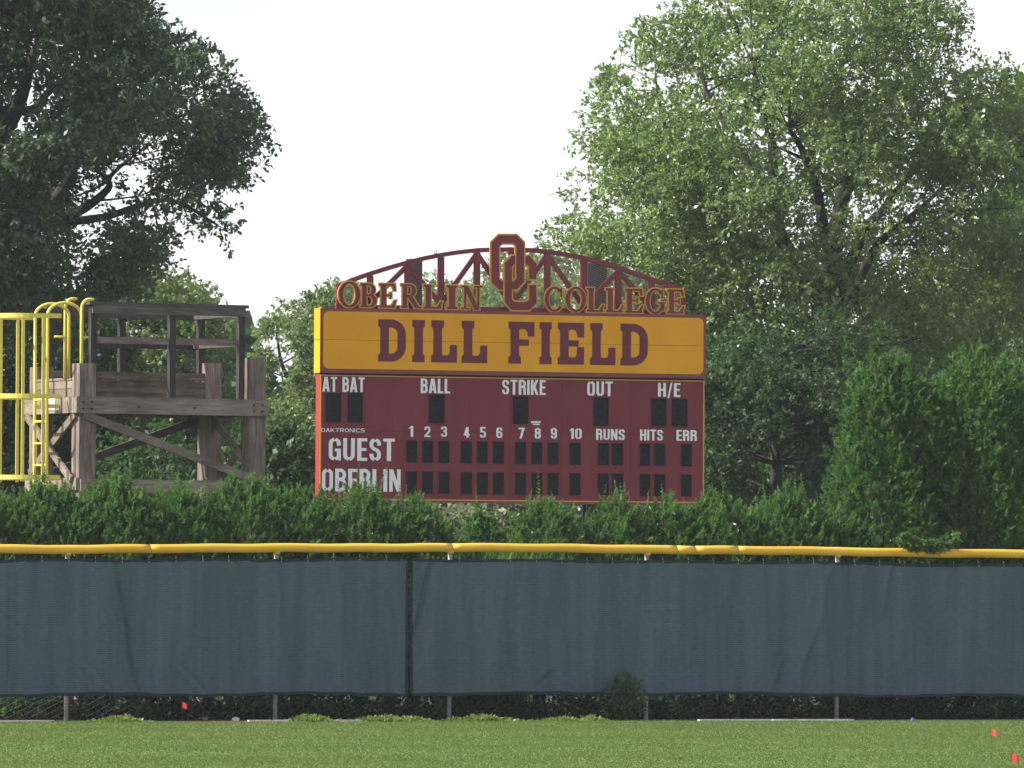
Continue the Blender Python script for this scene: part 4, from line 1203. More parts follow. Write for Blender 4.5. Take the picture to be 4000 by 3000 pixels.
def tree(name, label, outline, Y, nleaf, leaf, R, material, trunk_px, limbs=(), gaps=(), clump=(0.45, 0.95), nclump=400, seed=1, branch=0.35, group=None, hollow=0.35, trunk_r=0.35, cat='tree', tip=0.5, gapk=0.5):
    """Crown filled to an outline given at distance Y, rounded off in depth to R metres, gathered in clumps with gaps."""
    r = np.random.default_rng(seed)
    poly = [(at(x, y, Y).x, at(x, y, Y).z) for x, y in outline]
    pa = np.array(poly); lo, hi = pa.min(0), pa.max(0)
    C = []; rad = []
    tries = 0
    gp = [(at(x, y, Y).x, at(x, y, Y).z, rx * Y / FPX, ry * Y / FPX) for x, y, rx, ry in gaps]
    while len(C) < nclump and tries < 60:
        tries += 1
        X = lo[0] + (hi[0] - lo[0]) * r.random(nclump); Z = lo[1] + (hi[1] - lo[1]) * r.random(nclump)
        k = poly_inside(X, Z, poly); X, Z = X[k], Z[k]
        d = poly_dist(X, Z, poly)
        rr = clump[0] + (clump[1] - clump[0]) * r.random(len(X)) ** 1.5
        rr = np.minimum(rr, np.maximum(d, clump[0] * 0.6) * 1.0)
        k = d > rr * 0.45
        for gx, gz, ga, gb in gp:
            k &= ((X - gx) / (ga + rr * gapk)) ** 2 + ((Z - gz) / (gb + rr * gapk)) ** 2 > 1
        X, Z, d, rr = X[k], Z[k], d[k], rr[k]
        dd_ = np.minimum(d, R)
        Th = np.sqrt(np.maximum(R * R - (R - dd_) ** 2, 0))
        s = r.random(len(X)) * 2 - 1
        s = np.sign(s) * np.abs(s) ** hollow
        Yy = Y + s * Th
        for q in zip(X, Yy, Z, rr):
            C.append(q[:3]); rad.append(q[3])
    C = np.array(C[:nclump]); rad = np.array(rad[:nclump])
    root = empty(name, (at(trunk_px, 1900, Y).x, Y, 0))
    base = np.array([root.location.x, Y, 0.0])
    tag(root, label, cat, group)
    # leaves
    dens = 0.45 + 0.9 * r.random(len(C))
    wgt = rad ** 2 * dens
    p0 = at(-60, -60, Y); p1 = at(4060, -60, Y)
    hid = (C[:, 0] < p0.x) | (C[:, 0] > p1.x) | (C[:, 2] > p0.z)       # outside the frame: fewer, larger leaves
    wgt = np.where(hid, wgt * 0.3, wgt); wgt /= wgt.sum()
    per = 9                                      # leaves to a twig
    nt_ = nleaf // per; nleaf = nt_ * per
    ci = r.choice(len(C), nt_, p=wgt)
    D = unit(r.standard_normal((nt_, 3)))
    rho = r.random(nt_) ** 0.45
    T0 = C[ci] + D * (rho * rad[ci])[:, None] * np.array([1.0, 1.0, 0.72])
    cen = C.mean(0)
    outw = unit(T0 - cen)
    td = unit(D * 0.7 + outw * 0.5 + r.standard_normal((nt_, 3)) * 0.5 + np.array([0, 0, 0.15]))
    tl = leaf * (1.2 + 1.6 * r.random(nt_))
    f = np.tile((np.arange(per) + 0.5) / per, nt_)
    rpt = lambda a: np.repeat(a, per, axis=0)
    P = rpt(T0) + rpt(td) * (rpt(tl) * f)[:, None]
    P[:, 2] -= 0.25 * rpt(tl) * f ** 2
    A = unit(rpt(td) * 0.55 + r.standard_normal((nleaf, 3)) * 0.75 + np.array([0, 0, -0.2]))
    Nn = unit(np.array([0, 0, 0.7]) + rpt(outw) * 0.35 + r.standard_normal((nleaf, 3)) * 0.7)
    L = leaf * (0.65 + 0.7 * r.random(nleaf)) * np.where(rpt(hid[ci]), 1.8, 1.0); W = L * (0.20 + 0.12 * r.random(nleaf))
    ctint = r.random(len(C))
    tint = np.clip(0.5 + rpt(0.22 * (ctint[ci] - 0.5) * 2 * tip + 0.10 * r.standard_normal(nt_)) + 0.14 * r.standard_normal(nleaf), 0, 1)
    V = leaves(P, A, Nn, L, W) - base
    fast_mesh('crown', V, 4, material, root, tint)
    # trunk and limbs
    t = MB()
    sk = []
    def limb(pts, r0, r1):
        q = []
        n = len(pts)
        for i in range(n - 1):
            for k in range(4):
                f = k / 4
                p0, p1 = np.array(pts[max(i - 1, 0)]), np.array(pts[i]); p2, p3 = np.array(pts[i + 1]), np.array(pts[min(i + 2, n - 1)])
                q.append(0.5 * (2 * p1 + (p2 - p0) * f + (2 * p0 - 5 * p1 + 4 * p2 - p3) * f * f + (3 * p1 - p0 - 3 * p2 + p3) * f ** 3))
        q.append(np.array(pts[-1]))
        m = len(q)
        rs = [r0 + (r1 - r0) * i / (m - 1) for i in range(m)]
        t.tube([p - base for p in q], rs, 7)
        for p, w in zip(q, rs): sk.append((p, w))
    if not limbs:
        top = at((outline[0][0] + trunk_px) / 2, 0, Y)
        zc_ = lo[1] + (hi[1] - lo[1]) * 0.75
        limb([base, base + [0.1, 0, zc_ * 0.4], [cen[0] * 0.6 + base[0] * 0.4, Y, zc_ * 0.75], [cen[0], Y, zc_]], trunk_r, 0.06)
    for pts, r0, r1, dy in limbs:
        n = len(pts)
        W3 = []
        for i, (x, y) in enumerate(pts):
            yy = Y + (dy * i / (n - 1) if n > 1 else 0)
            p = at(x, y, yy); W3.append(np.array([p.x, p.y, max(p.z, 0.0)]))
        limb(W3, r0, r1)
    sp = np.array([s[0] for s in sk]); sw = np.array([s[1] for s in sk])
    nb = int(len(C) * branch)
    for i in r.permutation(len(C))[:nb]:
        c = C[i]
        dist = np.linalg.norm(sp - c, axis=1) + np.where(sp[:, 2] > c[2] - 0.2, 3.0, 0.0)
        j = int(np.argmin(dist)); a = sp[j]
        ln = np.linalg.norm(c - a)
        if ln > 3.2: continue
        m = (a + c) / 2 + r.standard_normal(3) * 0.10 * ln + np.array([0, 0, -0.06 * ln])
        r0 = min(sw[j] * 0.6, 0.012 + 0.012 * ln)
        t.tube([a - base, 0.75 * m + 0.125 * (a + c) + (a - m) * 0.35 - base, m + (c - m) * 0.3 - base, c - base], [r0, r0 * 0.8, r0 * 0.55, 0.006], 4, False)
    t.build('trunk', M['bark'], root, True)
    return root

OAK_DARK = leaf_mat('dark_oak_leaf', [(0.0, (0.038, 0.070, 0.046)), (0.5, (0.062, 0.106, 0.058)), (1.0, (0.115, 0.155, 0.06))], 0.34, 0.42, 0.55)
OAK = leaf_mat('oak_leaf', [(0.0, (0.085, 0.12, 0.05)), (0.5, (0.138, 0.205, 0.080)), (0.85, (0.195, 0.255, 0.105)), (1.0, (0.25, 0.27, 0.12))], 0.55, 0.36, 0.8, (1.6, 1.7, 1.0))
MAPLE = leaf_mat('mid_green_leaf', [(0.0, (0.07, 0.112, 0.045)), (0.5, (0.125, 0.178, 0.075)), (1.0, (0.19, 0.225, 0.105))], 0.52, 0.4, 0.6, (1.5, 1.6, 0.95))
BRIGHT = leaf_mat('bright_green_leaf', [(0.0, (0.05, 0.11, 0.02)), (0.5, (0.09, 0.17, 0.03)), (1.0, (0.16, 0.24, 0.05))], 0.45, 0.5, 0.4)
DEEP = leaf_mat('understorey_leaf', [(0.0, (0.022, 0.050, 0.022)), (0.5, (0.042, 0.082, 0.030)), (1.0, (0.085, 0.130, 0.045))], 0.34, 0.5, 0.25)  # dark leaf green; also stands for shade on the lower oak foliage
THUJA = leaf_mat('arborvitae_spray', [(0.0, (0.034, 0.082, 0.028)), (0.5, (0.074, 0.148, 0.045)), (0.9, (0.135, 0.22, 0.068)), (1.0, (0.15, 0.13, 0.07))], 0.42, 0.65, 0.15, (1.3, 1.5, 0.8))
SILVER = leaf_mat('pale_leaf', [(0.0, (0.08, 0.11, 0.055)), (0.5, (0.15, 0.18, 0.10)), (1.0, (0.32, 0.34, 0.22))], 0.35, 0.4, 0.5, (1.2, 1.2, 0.9))

S = 1.8083
def o2(pts): return [(x * S, y * S) for x, y in pts]
# left oak, trunk outside the frame
tree('oak_tree', 'big dark oak hanging over the wooden tower', o2([(-520, -330), (-250, -420), (50, -400), (250, -250), (330, -90), (372, -5), (335, 25), (345, 42), (385, 58), (430, 66), (482, 70), (500, 118), (512, 182), (545, 200), (560, 240), (584, 290), (584, 340), (562, 350), (538, 385), (560, 462), (532, 486), (527, 536), (500, 530), (470, 515), (432, 500), (400, 497), (362, 535), (372, 600), (330, 640), (200, 700), (0, 760), (-250, 730), (-480, 560), (-600, 200)]),
     138.0, 150000, 0.105, 4.4, OAK_DARK, -330, [
         ([(-330, 2600), (-330, 1900), (-320, 1400), (-250, 1000)], 0.5, 0.36, 0),
         ([(-280, 1100), (-100, 720), (0, 530), (60, 430), (95, 340), (120, 250), (160, 120)], 0.26, 0.05, -1.0),
         ([(0, 530), (-20, 380), (-60, 200), (-40, 0)], 0.16, 0.05, 0.5),
         ([(60, 430), (130, 425), (220, 330), (380, 240), (560, 160)], 0.10, 0.02, 1.2),
         ([(-250, 1000), (0, 900), (200, 800), (340, 560), (500, 430), (700, 350)], 0.18, 0.03, 1.8),
         ([(-250, 1000), (100, 880), (300, 830), (420, 740), (430, 690), (520, 610)], 0.14, 0.02, -1.5),
         ([(100, 880), (400, 850), (650, 780), (850, 880)], 0.10, 0.02, 0.8),
         ([(-280, 1100), (-500, 700), (-650, 300), (-700, 0)], 0.28, 0.06, 1.5),
     ], gaps=[(45, 335, 60, 22), (72, 455, 52, 40), (20, 500, 30, 25), (445, 690, 55, 60), (520, 640, 26, 24), (280, 760, 40, 18), (640, 830, 55, 14), (560, 795, 40, 10), (300, 955, 40, 10), (945, 640, 22, 24), (420, 580, 20, 10), (700, 530, 18, 16), (740, 400, 12, 10), (800, 340, 10, 9), (90, 100, 18, 8), (190, 330, 20, 8)],
     clump=(0.42, 1.0), nclump=620, seed=4, branch=0.3, group='trees behind the field')

# big oak right of the scoreboard
tree('oak_tree', 'tallest light olive-green oak rising right of the scoreboard arch', o2([(1158, 522), (1172, 488), (1200, 498), (1214, 462), (1219, 402), (1243, 380), (1214, 362), (1218, 332), (1234, 312), (1238, 255), (1256, 200), (1288, 162), (1318, 102), (1366, 46), (1400, 38), (1428, 22), (1492, -10), (1560, -80), (1680, -150), (1850, -160), (1990, -110), (2062, -20), (2072, 28), (2108, 42), (2094, 86), (2085, 118), (2110, 130), (2168, 112), (2188, 150), (2240, 190), (2330, 300), (2370, 450), (2330, 600), (2240, 720), (2100, 840), (1960, 960), (1850, 1050), (1700, 1090), (1560, 1080), (1500, 980), (1440, 860), (1360, 760), (1250, 680), (1160, 600)]),
     152.0, 290000, 0.094, 4.6, OAK, 3240, [
         ([(3215, 2560), (3220, 2000), (3235, 1600), (3240, 1250), (3250, 1050)], 0.42, 0.30, 0),
         ([(3240, 1150), (3255, 950), (3285, 800), (3290, 600), (3285, 420), (3280, 260)], 0.24, 0.03, 0.3),
         ([(3240, 1250), (3100, 1020), (3040, 900), (3020, 760), (3015, 560), (2970, 400), (2940, 250)], 0.20, 0.04, -1.2),
         ([(3240, 1200), (3380, 900), (3440, 830), (3540, 700), (3600, 640), (3680, 620)], 0.13, 0.03, -1.0),
         ([(3240, 1350), (3400, 1000), (3500, 890), (3610, 800), (3800, 620)], 0.12, 0.02, -2.0),
         ([(3250, 1050), (3210, 850), (3180, 700), (3120, 560), (3080, 500)], 0.14, 0.03, -2.2),
         ([(3100, 1020), (2950, 960), (2800, 820), (2680, 700), (2560, 560)], 0.13, 0.02, -1.5),
         ([(2800, 820), (2620, 820), (2500, 760), (2400, 740)], 0.07, 0.02, -0.5),
         ([(3240, 1350), (2950, 1180), (2700, 1080), (2450, 960)], 0.13, 0.02, -1.0),
         ([(2680, 700), (2620, 560), (2580, 420), (2560, 300)], 0.06, 0.02, -0.6),
         ([(3040, 900), (2900, 600), (2760, 360), (2740, 200)], 0.10, 0.02, 0.8),
         ([(3285, 800), (3400, 560), (3480, 380), (3520, 250)], 0.11, 0.02, 1.5),
     ], gaps=[(2460, 805, 55, 10), (2345, 760, 30, 16), (2520, 830, 34, 14), (2560, 365, 34, 16), (2770, 355, 22, 30), (3120, 590, 46, 46), (3060, 500, 24, 26), (3040, 630, 20, 20), (3475, 530, 44, 16), (3450, 720, 34, 30), (3380, 770, 34, 14), (3545, 790, 20, 16), (3050, 920, 26, 18), (3155, 820, 16, 26), (3720, 360, 40, 22), (3620, 420, 20, 20), (3870, 760, 30, 36), (3920, 700, 22, 26), (3270, 350, 16, 16), (2490, 280, 16, 14), (2620, 420, 14, 20), (2900, 150, 16, 14), (3330, 860, 30, 14), (3500, 950, 16, 14), (3052, 1775, 85, 60), (3045, 1865, 50, 30), (2390, 560, 16, 10), (3890, 840, 26, 12)],
     clump=(0.38, 0.9), nclump=900, gapk=0.36, seed=9, branch=0.34, group='trees behind the field')

tree('tree', 'light green leafy tree just left of the scoreboard', o2([(548, 800), (556, 742), (560, 702), (580, 672), (612, 650), (642, 645), (668, 634), (700, 628), (760, 600), (800, 640), (820, 800), (800, 1000), (700, 1060), (600, 1060), (570, 960), (575, 870)]),
     172.0, 80000, 0.105, 3.0, MAPLE, 1260, [
         ([(1260, 2500), (1255, 1900), (1230, 1650), (1190, 1400)], 0.22, 0.10, 0),
         ([(1230, 1650), (1140, 1500), (1100, 1420), (1080, 1300)], 0.09, 0.02, -0.5),
         ([(1190, 1400), (1150, 1330), (1120, 1250)], 0.07, 0.02, -0.5),
         ([(1190, 1400), (1240, 1280), (1250, 1190)], 0.07, 0.02, 0.5),
     ], gaps=[(1075, 1465, 30, 36), (1065, 1530, 24, 30), (1180, 1240, 16, 16), (1100, 1330, 14, 18), (1160, 1410, 12, 30), (1090, 1400, 14, 14), (1150, 1545, 18, 10)], clump=(0.3, 0.75), nclump=230, seed=21, group='trees behind the field')
tree('tree', 'round-topped tree showing through the arch behind the scoreboard', o2([(880, 690), (905, 610), (930, 575), (960, 585), (985, 600), (1010, 600), (1060, 560), (1110, 545), (1170, 540), (1260, 600), (1300, 700), (1300, 900), (1200, 1000), (1000, 1000), (880, 900)]),
     166.0, 48000, 0.105, 3.2, OAK, 1950, gaps=[(1790, 1100, 22, 40)], clump=(0.3, 0.8), nclump=220, seed=22, group='trees behind the field')
tree('tree', 'yellow-green tree behind the tower railing, lower than the dark oak', o2([(200, 640), (300, 575), (372, 566), (402, 586), (425, 612), (470, 618), (484, 655), (515, 690), (525, 760), (515, 850), (500, 1000), (300, 1050), (150, 1000), (120, 800)]),
     160.0, 68000, 0.105, 3.0, MAPLE, 640, gaps=[(910, 1260, 40, 30), (900, 1350, 20, 20), (640, 1330, 14, 10), (730, 1440, 16, 8), (860, 1420, 14, 12), (480, 1290, 14, 14)], clump=(0.3, 0.8), nclump=260, seed=23, group='trees behind the field')
tree('tree', 'dark low-branched tree behind the ladder cage at the left edge', o2([(-200, 620), (0, 560), (120, 600), (240, 640), (300, 720), (320, 850), (330, 1050), (200, 1120), (-200, 1120), (-320, 850)]),
     146.0, 48000, 0.12, 3.2, DEEP, 60, gaps=[(35, 1490, 16, 14)], clump=(0.35, 0.9), nclump=280, seed=24, group='trees behind the field')
tree('tree', 'bright green tree cut by the right edge behind the oak', o2([(2120, 480), (2150, 300), (2180, 180), (2200, 120), (2260, 90), (2400, 150), (2480, 400), (2450, 700), (2300, 850), (2160, 800), (2090, 650)]),
     176.0, 26000, 0.15, 3.2, BRIGHT, 4120, gaps=[(3870, 760, 36, 40)], clump=(0.35, 0.85), nclump=260, seed=25, group='trees behind the field')
tree('tree', 'dark-leaved crown standing for the shaded lower oak foliage, between scoreboard and arborvitae', o2([(1440, 820), (1500, 770), (1530, 700), (1575, 730), (1610, 680), (1660, 720), (1700, 660), (1750, 700), (1800, 650), (1850, 720), (1910, 690), (1960, 780), (1920, 950), (1870, 1100), (1500, 1120), (1400, 1050), (1420, 920)]),
     146.0, 66000, 0.095, 2.4, DEEP, 3010, gaps=[(3052, 1775, 85, 60), (3045, 1865, 50, 30)], clump=(0.3, 0.75), nclump=340, trunk_r=0.2, seed=26, group='trees behind the field')  # added crown: its dark leaves paint the shade of the oak's lower part
tree('tree', 'mid-green tree filling in above the tall arborvitae at the right', o2([(1840, 760), (1900, 650), (2010, 600), (2120, 560), (2240, 600), (2340, 700), (2340, 950), (2200, 1100), (1900, 1100), (1830, 900)]),
     162.0, 50000, 0.11, 3.0, MAPLE, 3780, clump=(0.3, 0.8), nclump=300, seed=27, group='trees behind the field')
tree('tree', 'sunny yellow-green tree glimpsed through the gap right of the scoreboard', o2([(1600, 960), (1640, 920), (1720, 910), (1780, 960), (1770, 1080), (1640, 1090), (1600, 1040)]),
     186.0, 9000, 0.16, 1.8, BRIGHT, 3060, clump=(0.3, 0.7), nclump=60, seed=28, group='trees behind the field')

def shrub_tree(name, label, cx, hw, ytop, Y, n, leaf, material, seed, depth=1.2, group=None, cat='shrub'):
    return tree(name, label, [(cx - hw, 2500), (cx - hw * 1.05, ytop + 220), (cx - hw * 0.7, ytop + 60), (cx - hw * .2, ytop), (cx + hw * .3, ytop + 12), (cx + hw * 0.8, ytop + 90), (cx + hw * 1.05, ytop + 240), (cx + hw, 2500)],
                Y, n, leaf, depth, material, cx, clump=(0.22, 0.5), nclump=150, seed=seed, trunk_r=0.08, group=group, cat=cat, branch=0.2)
shrub_tree('shrub', 'pale silvery-leaved shrub showing under the board left of its column', 1880, 230, 1900, 131.0, 9000, 0.13, SILVER, 31, group='background shrubs')
shrub_tree('shrub', 'dark shrub under the board right of its column', 2480, 300, 1880, 134.0, 9000, 0.13, DEEP, 32, group='background shrubs')
shrub_tree('shrub', 'dark shrub between the tower and the scoreboard', 1080, 200, 1620, 128.0, 12000, 0.12, DEEP, 33, group='background shrubs')
shrub_tree('shrub', 'dark shrub standing behind the tower braces', 620, 300, 1640, 124.0, 12000, 0.12, DEEP, 34, group='background shrubs')

# far wood closing the view at the ground
def far_wood():
    r = np.random.default_rng(77); n = 30000
    X = (r.random(n) * 2 - 1) * 21; Yy = 214 + 9 * r.random(n)
    top = 8.2 + 1.3 * np.sin(X * 0.55) + 0.9 * np.sin(X * 1.3 + 1) + 0.5 * np.sin(X * 3.1)
    Z = top * r.random(n) ** 0.7
    P = np.stack([X, Yy, Z], 1)
    A = r.standard_normal((n, 3)); Nn = r.standard_normal((n, 3)) + [0, 0, 0.8]
    L = 0.50 * (0.7 + 0.6 * r.random(n))
    o = fast_mesh('woods', leaves(P, A, unit(Nn), L, L * 0.42), 4, DEEP, None, np.clip(0.5 + 0.2 * r.standard_normal(n), 0, 1))
    tag(o, 'distant dark wood low behind the trees', kind='stuff')
far_wood()

# ------------------------------------------------------------------ arborvitae hedge
def arborvitae(label, px, hw_px, ytop, v, depth, nshoot, seed, group='arborvitae shrubs along the fence', spikes=0.12, power=2.6, droop=0.0, brown=0.015, wide=1.0, whole=False, bough=None):
    r = np.random.default_rng(seed)
    uc, zt = FEN.hit(px, ytop, v)
    hw = hw_px * (100 + v) / FPX / math.cos(TH_F) * wide
    base = FEN.world(uc, v, 0)
    root = empty('arborvitae', base, TH_F)
    tag(root, label, 'shrub', group)
    n = nshoot
    q = r.random(n)                             # most shoots where the bush shows: the upper part and the field side
    t = np.where(q < 0.74, 0.55 + 0.45 * r.random(n) ** 0.85, np.where(q < 0.86, 0.25 * r.random(n), r.random(n)))
    if whole: t = r.random(n) ** 0.85           # seen all the way down
    zt -= 0.13
    rho = (1 - t ** power) ** 0.5
    a = np.where(r.random(n) < 0.62, -PI * r.random(n), 2 * PI * r.random(n))
    sh = 0.60 + 0.40 * r.random(n) ** 0.6
    top = t > 0.93
    sh = np.where(top, r.random(n) ** 0.5, sh)
    lump = 1 + 0.14 * np.sin(3 * a + seed) * np.sin(5 * t + seed) + 0.09 * np.sin(7 * a + 9 * t)
    hv = 1 + 0.035 * np.sin(2.3 * a + seed * 1.7) + 0.025 * np.sin(5 * a + seed)
    P = np.stack([np.cos(a) * hw * rho * sh * lump, np.sin(a) * depth * rho * sh * lump, zt * t * hv * (0.95 + 0.05 * r.random(n))], 1)
    outw = np.stack([np.cos(a) * rho, np.sin(a) * rho, 0.15 + t * 0.7], 1)
    ax = unit(outw * 0.8 + np.array([0, 0, 0.85 - droop * 1.4]) + r.standard_normal((n, 3)) * 0.55)
    ln = (0.08 + 0.11 * r.random(n)) * (1 + 0.5 * spikes * r.standard_normal(n))
    tall = r.random(n) < 0.03
    ln = np.where(tall & (t > 0.8), ln * (1.3 + spikes * 8 * r.random(n)), ln)
    spire = (t > 0.9) & (r.random(n) < spikes * 0.16)   # thin leaders standing above the rest
    ln = np.where(spire, 0.22 + 0.24 * r.random(n), ln)
    ax = np.where(spire[:, None], unit(np.array([0, 0, 1.0]) + r.standard_normal((n, 3)) * 0.12), ax)
    m = 25
    if bough:                                   # boughs hanging over the fence cap
        nb = 170
        ub = np.linspace(FEN.hit(bough[0], bough[2], -0.08)[0], FEN.hit(bough[1], bough[2], -0.08)[0], nb) - uc
        zb_ = FEN.hit(bough[1], bough[2], -0.08)[1]
        k = np.sin(np.linspace(0, PI, nb))
        Pb = np.stack([ub + 0.05 * r.standard_normal(nb), -v - 0.10 + 0.10 * r.random(nb), zb_ + 0.13 + 0.10 * r.random(nb) - 0.10 * k], 1)
        P = np.concatenate([P, Pb]); n += nb
        ax = np.concatenate([ax, unit(np.array([0.1, -0.5, -0.5]) + 0.4 * r.standard_normal((nb, 3)))])
        ln = np.concatenate([ln, 0.08 + 0.10 * r.random(nb)])
    f = (np.arange(m)[None, :] + r.random((n, m))) / m
    side = unit(np.cross(ax, r.standard_normal((n, 3))))
    side2 = np.cross(ax, side)
    sgn = np.where(np.arange(m) % 2 == 0, 1.0, -1.0)[None, :, None]
    wob = r.standard_normal((n, m, 1)) * 0.5
    sd = unit(side[:, None, :] * sgn + side2[:, None, :] * wob)
    pos = P[:, None, :] + ax[:, None, :] * (ln[:, None] * f)[..., None]
    pos[..., 2] -= droop * (f * ln[:, None]) ** 2 * 1.2
    A = unit(ax[:, None, :] * 0.55 + sd * (1.15 - 0.6 * f)[..., None] + r.standard_normal((n, m, 3)) * 0.15)
    L = (0.022 + 0.034 * (1 - f)) * (0.8 + 0.5 * r.random((n, m)))
    Nn = np.broadcast_to(side2[:, None, :], A.shape) + r.standard_normal(A.shape) * 0.4
    P3, A3, N3, L3 = pos.reshape(-1, 3), A.reshape(-1, 3), unit(Nn.reshape(-1, 3)), L.reshape(-1)
    P3[:, 2] = np.maximum(P3[:, 2], 0.02)
    tint = np.repeat(0.45 + 0.16 * r.standard_normal(n), m) + 0.10 * r.standard_normal(n * m) + 0.12 * np.tile(np.linspace(-1, 1, m), n)
    bro = np.repeat(r.random(n) < brown, m)
    tint = np.where(bro, 1.0, np.clip(tint, 0, 0.92))
    fast_mesh('foliage', needles(P3, A3, N3, L3, L3 * 0.27), 3, THUJA, root, tint)
    s = MB()
    for k in range(5):
        aa = k * 2 * PI / 5 + seed; q = 0.12 + 0.35 * r.random()
        s.tube([(0.05 * math.cos(aa), 0.05 * math.sin(aa), 0), (hw * q * .6 * math.cos(aa), depth * q * .6 * math.sin(aa), zt * 0.4), (hw * q * math.cos(aa), depth * q * math.sin(aa), zt * 0.85)], [0.035, 0.025, 0.008], 5)
    s.build('trunk', M['bark'], root, True)
    return root

hedge = [  # px, half width px, top row, v, label
    (-60, 240, 1900, 1.25, 'clipped arborvitae at the left edge below the ladder cage'),
    (180, 210, 1880, 1.30, 'arborvitae in front of the tower\'s near left post'),
    (430, 220, 1850, 1.20, 'arborvitae below the left half of the tower brace'),
    (700, 230, 1890, 1.30, 'arborvitae below the right half of the tower brace'),
    (960, 220, 1860, 1.25, 'arborvitae in front of the tower\'s right post'),
    (1180, 180, 1905, 1.20, 'arborvitae in the space between tower and scoreboard'),
    (1400, 200, 1895, 1.30, 'arborvitae covering the lower part of the word OBERLIN on the board'),
    (1620, 160, 1930, 1.25, 'arborvitae at the end of the long hedge, under the inning digits'),
    (1880, 120, 1995, 1.95, 'small low arborvitae set back in the hedge gap under the board'),
    (2110, 150, 1930, 1.25, 'spiky arborvitae standing alone right of the hedge gap'),
    (2400, 170, 1925, 1.30, 'arborvitae under the OUT and RUNS columns of the board'),
    (2590, 150, 1935, 1.25, 'arborvitae under the right corner of the board'),
    (2800, 180, 1915, 1.30, 'arborvitae just beyond the right corner of the board'),
    (3060, 190, 1900, 1.20, 'pointed arborvitae midway between board and tall arborvitae'),
    (3270, 160, 1985, 1.25, 'low arborvitae at the foot of the tall ones'),
]
for i, (px, hw, yt, v, lb) in enumerate(hedge):
    arborvitae(lb, px, hw, yt + 8, v, 0.95 if v < 1.9 else 0.5, int(1440 * (hw / 200)), 100 + i, power=3.8, spikes=0.3, wide=1.2)
arborvitae('tall rounded arborvitae with a single peak, nearest the scoreboard', 3455, 225, 1385, 1.5, 1.0, 4800, 201, power=5.0, spikes=0.02, droop=0.25, whole=True)
arborvitae('dark narrow arborvitae tucked behind the left flank of the tall one', 3310, 95, 1600, 2.6, 0.5, 900, 203, power=3.2, spikes=0.06, droop=0.3, whole=True)
arborvitae('broad tall arborvitae right of the peaked one, its boughs over the fence cap', 3775, 270, 1380, 1.45, 1.1, 5600, 202, power=14.0, spikes=0.02, droop=0.25, whole=True, bough=(3530, 3715, 2150))
arborvitae('arborvitae crown filling the dip between the peaked and the broad one', 3630, 150, 1455, 2.3, 0.6, 1300, 205, power=4.0, spikes=0.02, droop=0.25, whole=True)
arborvitae('tall arborvitae cut off by the right edge of the photo', 4060, 210, 1400, 1.7, 0.9, 2000, 204, power=12.0, spikes=0.02, droop=0.25, whole=True)

# ------------------------------------------------------------------ tall grass in the hedge gap
def tufts(name, n, centres, hgt, spread, material, seed, wblade=0.008):
    r = np.random.default_rng(seed)
    c = np.array(centres)[r.integers(0, len(centres), n)]
    P = np.stack([c[:, 0] + r.standard_normal(n) * spread, c[:, 1] + r.standard_normal(n) * spread * 0.6, np.zeros(n)], 1)
    h = hgt * (0.45 + 0.75 * r.random(n)); ln = r.standard_normal((n, 2)) * np.array([0.2, 0.09])
    tip = P + np.stack([ln[:, 0] * h, ln[:, 1] * h, h], 1)
    a = r.random(n) * PI; w = wblade * (0.6 + 0.8 * r.random(n))
    s = np.stack([np.cos(a) * w, np.sin(a) * w, np.zeros(n)], 1)
    mid = P * 0.45 + tip * 0.55; mid[:, :2] -= ln * h[:, None] * 0.15
    V = np.stack([P - s * 0.5, P + s * 0.5, mid + s, tip, mid - s], 1)
    return V, np.clip(0.5 + 0.2 * r.standard_normal(n), 0, 1)
cs = []
for px in range(1760, 2010, 12):
    u, _ = FEN.hit(px, 2100, 1.0); p = FEN.world(u, 1.0, 0); cs.append((p.x, p.y))
V, tn = tufts('tall_grass', 3600, cs, 2.0, 0.10, THUJA, 41, 0.012)
o = fast_mesh('tall_grass', V.reshape(-1, 3), 5, BRIGHT, None, tn)
tag(o, 'tall unmown grass growing up behind the fence in the hedge gap', kind='stuff')

SHADE_LITTER = leaf_mat('shade_dark_litter', [(0.0, (0.014, 0.013, 0.010)), (0.6, (0.035, 0.030, 0.022)), (0.93, (0.06, 0.055, 0.03)), (1.0, (0.10, 0.16, 0.04))], 0.1, 0.8, 0.1)  # leaf colours darkened to stand for the shade under the hedge
def undergrowth():
    r = np.random.default_rng(91); n = 30000
    u = -9 + 18 * r.random(n); v = 0.25 + 2.6 * r.random(n) ** 1.2
    z = 0.42 * r.random(n) ** 1.6 * (0.7 + 0.5 * np.sin(u * 2.1) * np.sin(u * 5.3 + 1))
    P = np.stack([u, v, np.maximum(z, 0.01)], 1)
    L = 0.06 * (0.6 + 0.8 * r.random(n))
    o = fast_mesh('undergrowth', leaves(P, r.standard_normal((n, 3)), unit(r.standard_normal((n, 3)) + [0, -.2, .8]), L, L * 0.3), 4, SHADE_LITTER, None, np.clip(0.4 + 0.25 * r.standard_normal(n), 0, 1))
    o.location = FEN.world(0, 0, 0); o.rotation_euler = (0, 0, TH_F)
    tag(o, 'low undergrowth and litter at the hedge foot, coloured dark for the shade there', kind='stuff')
undergrowth()

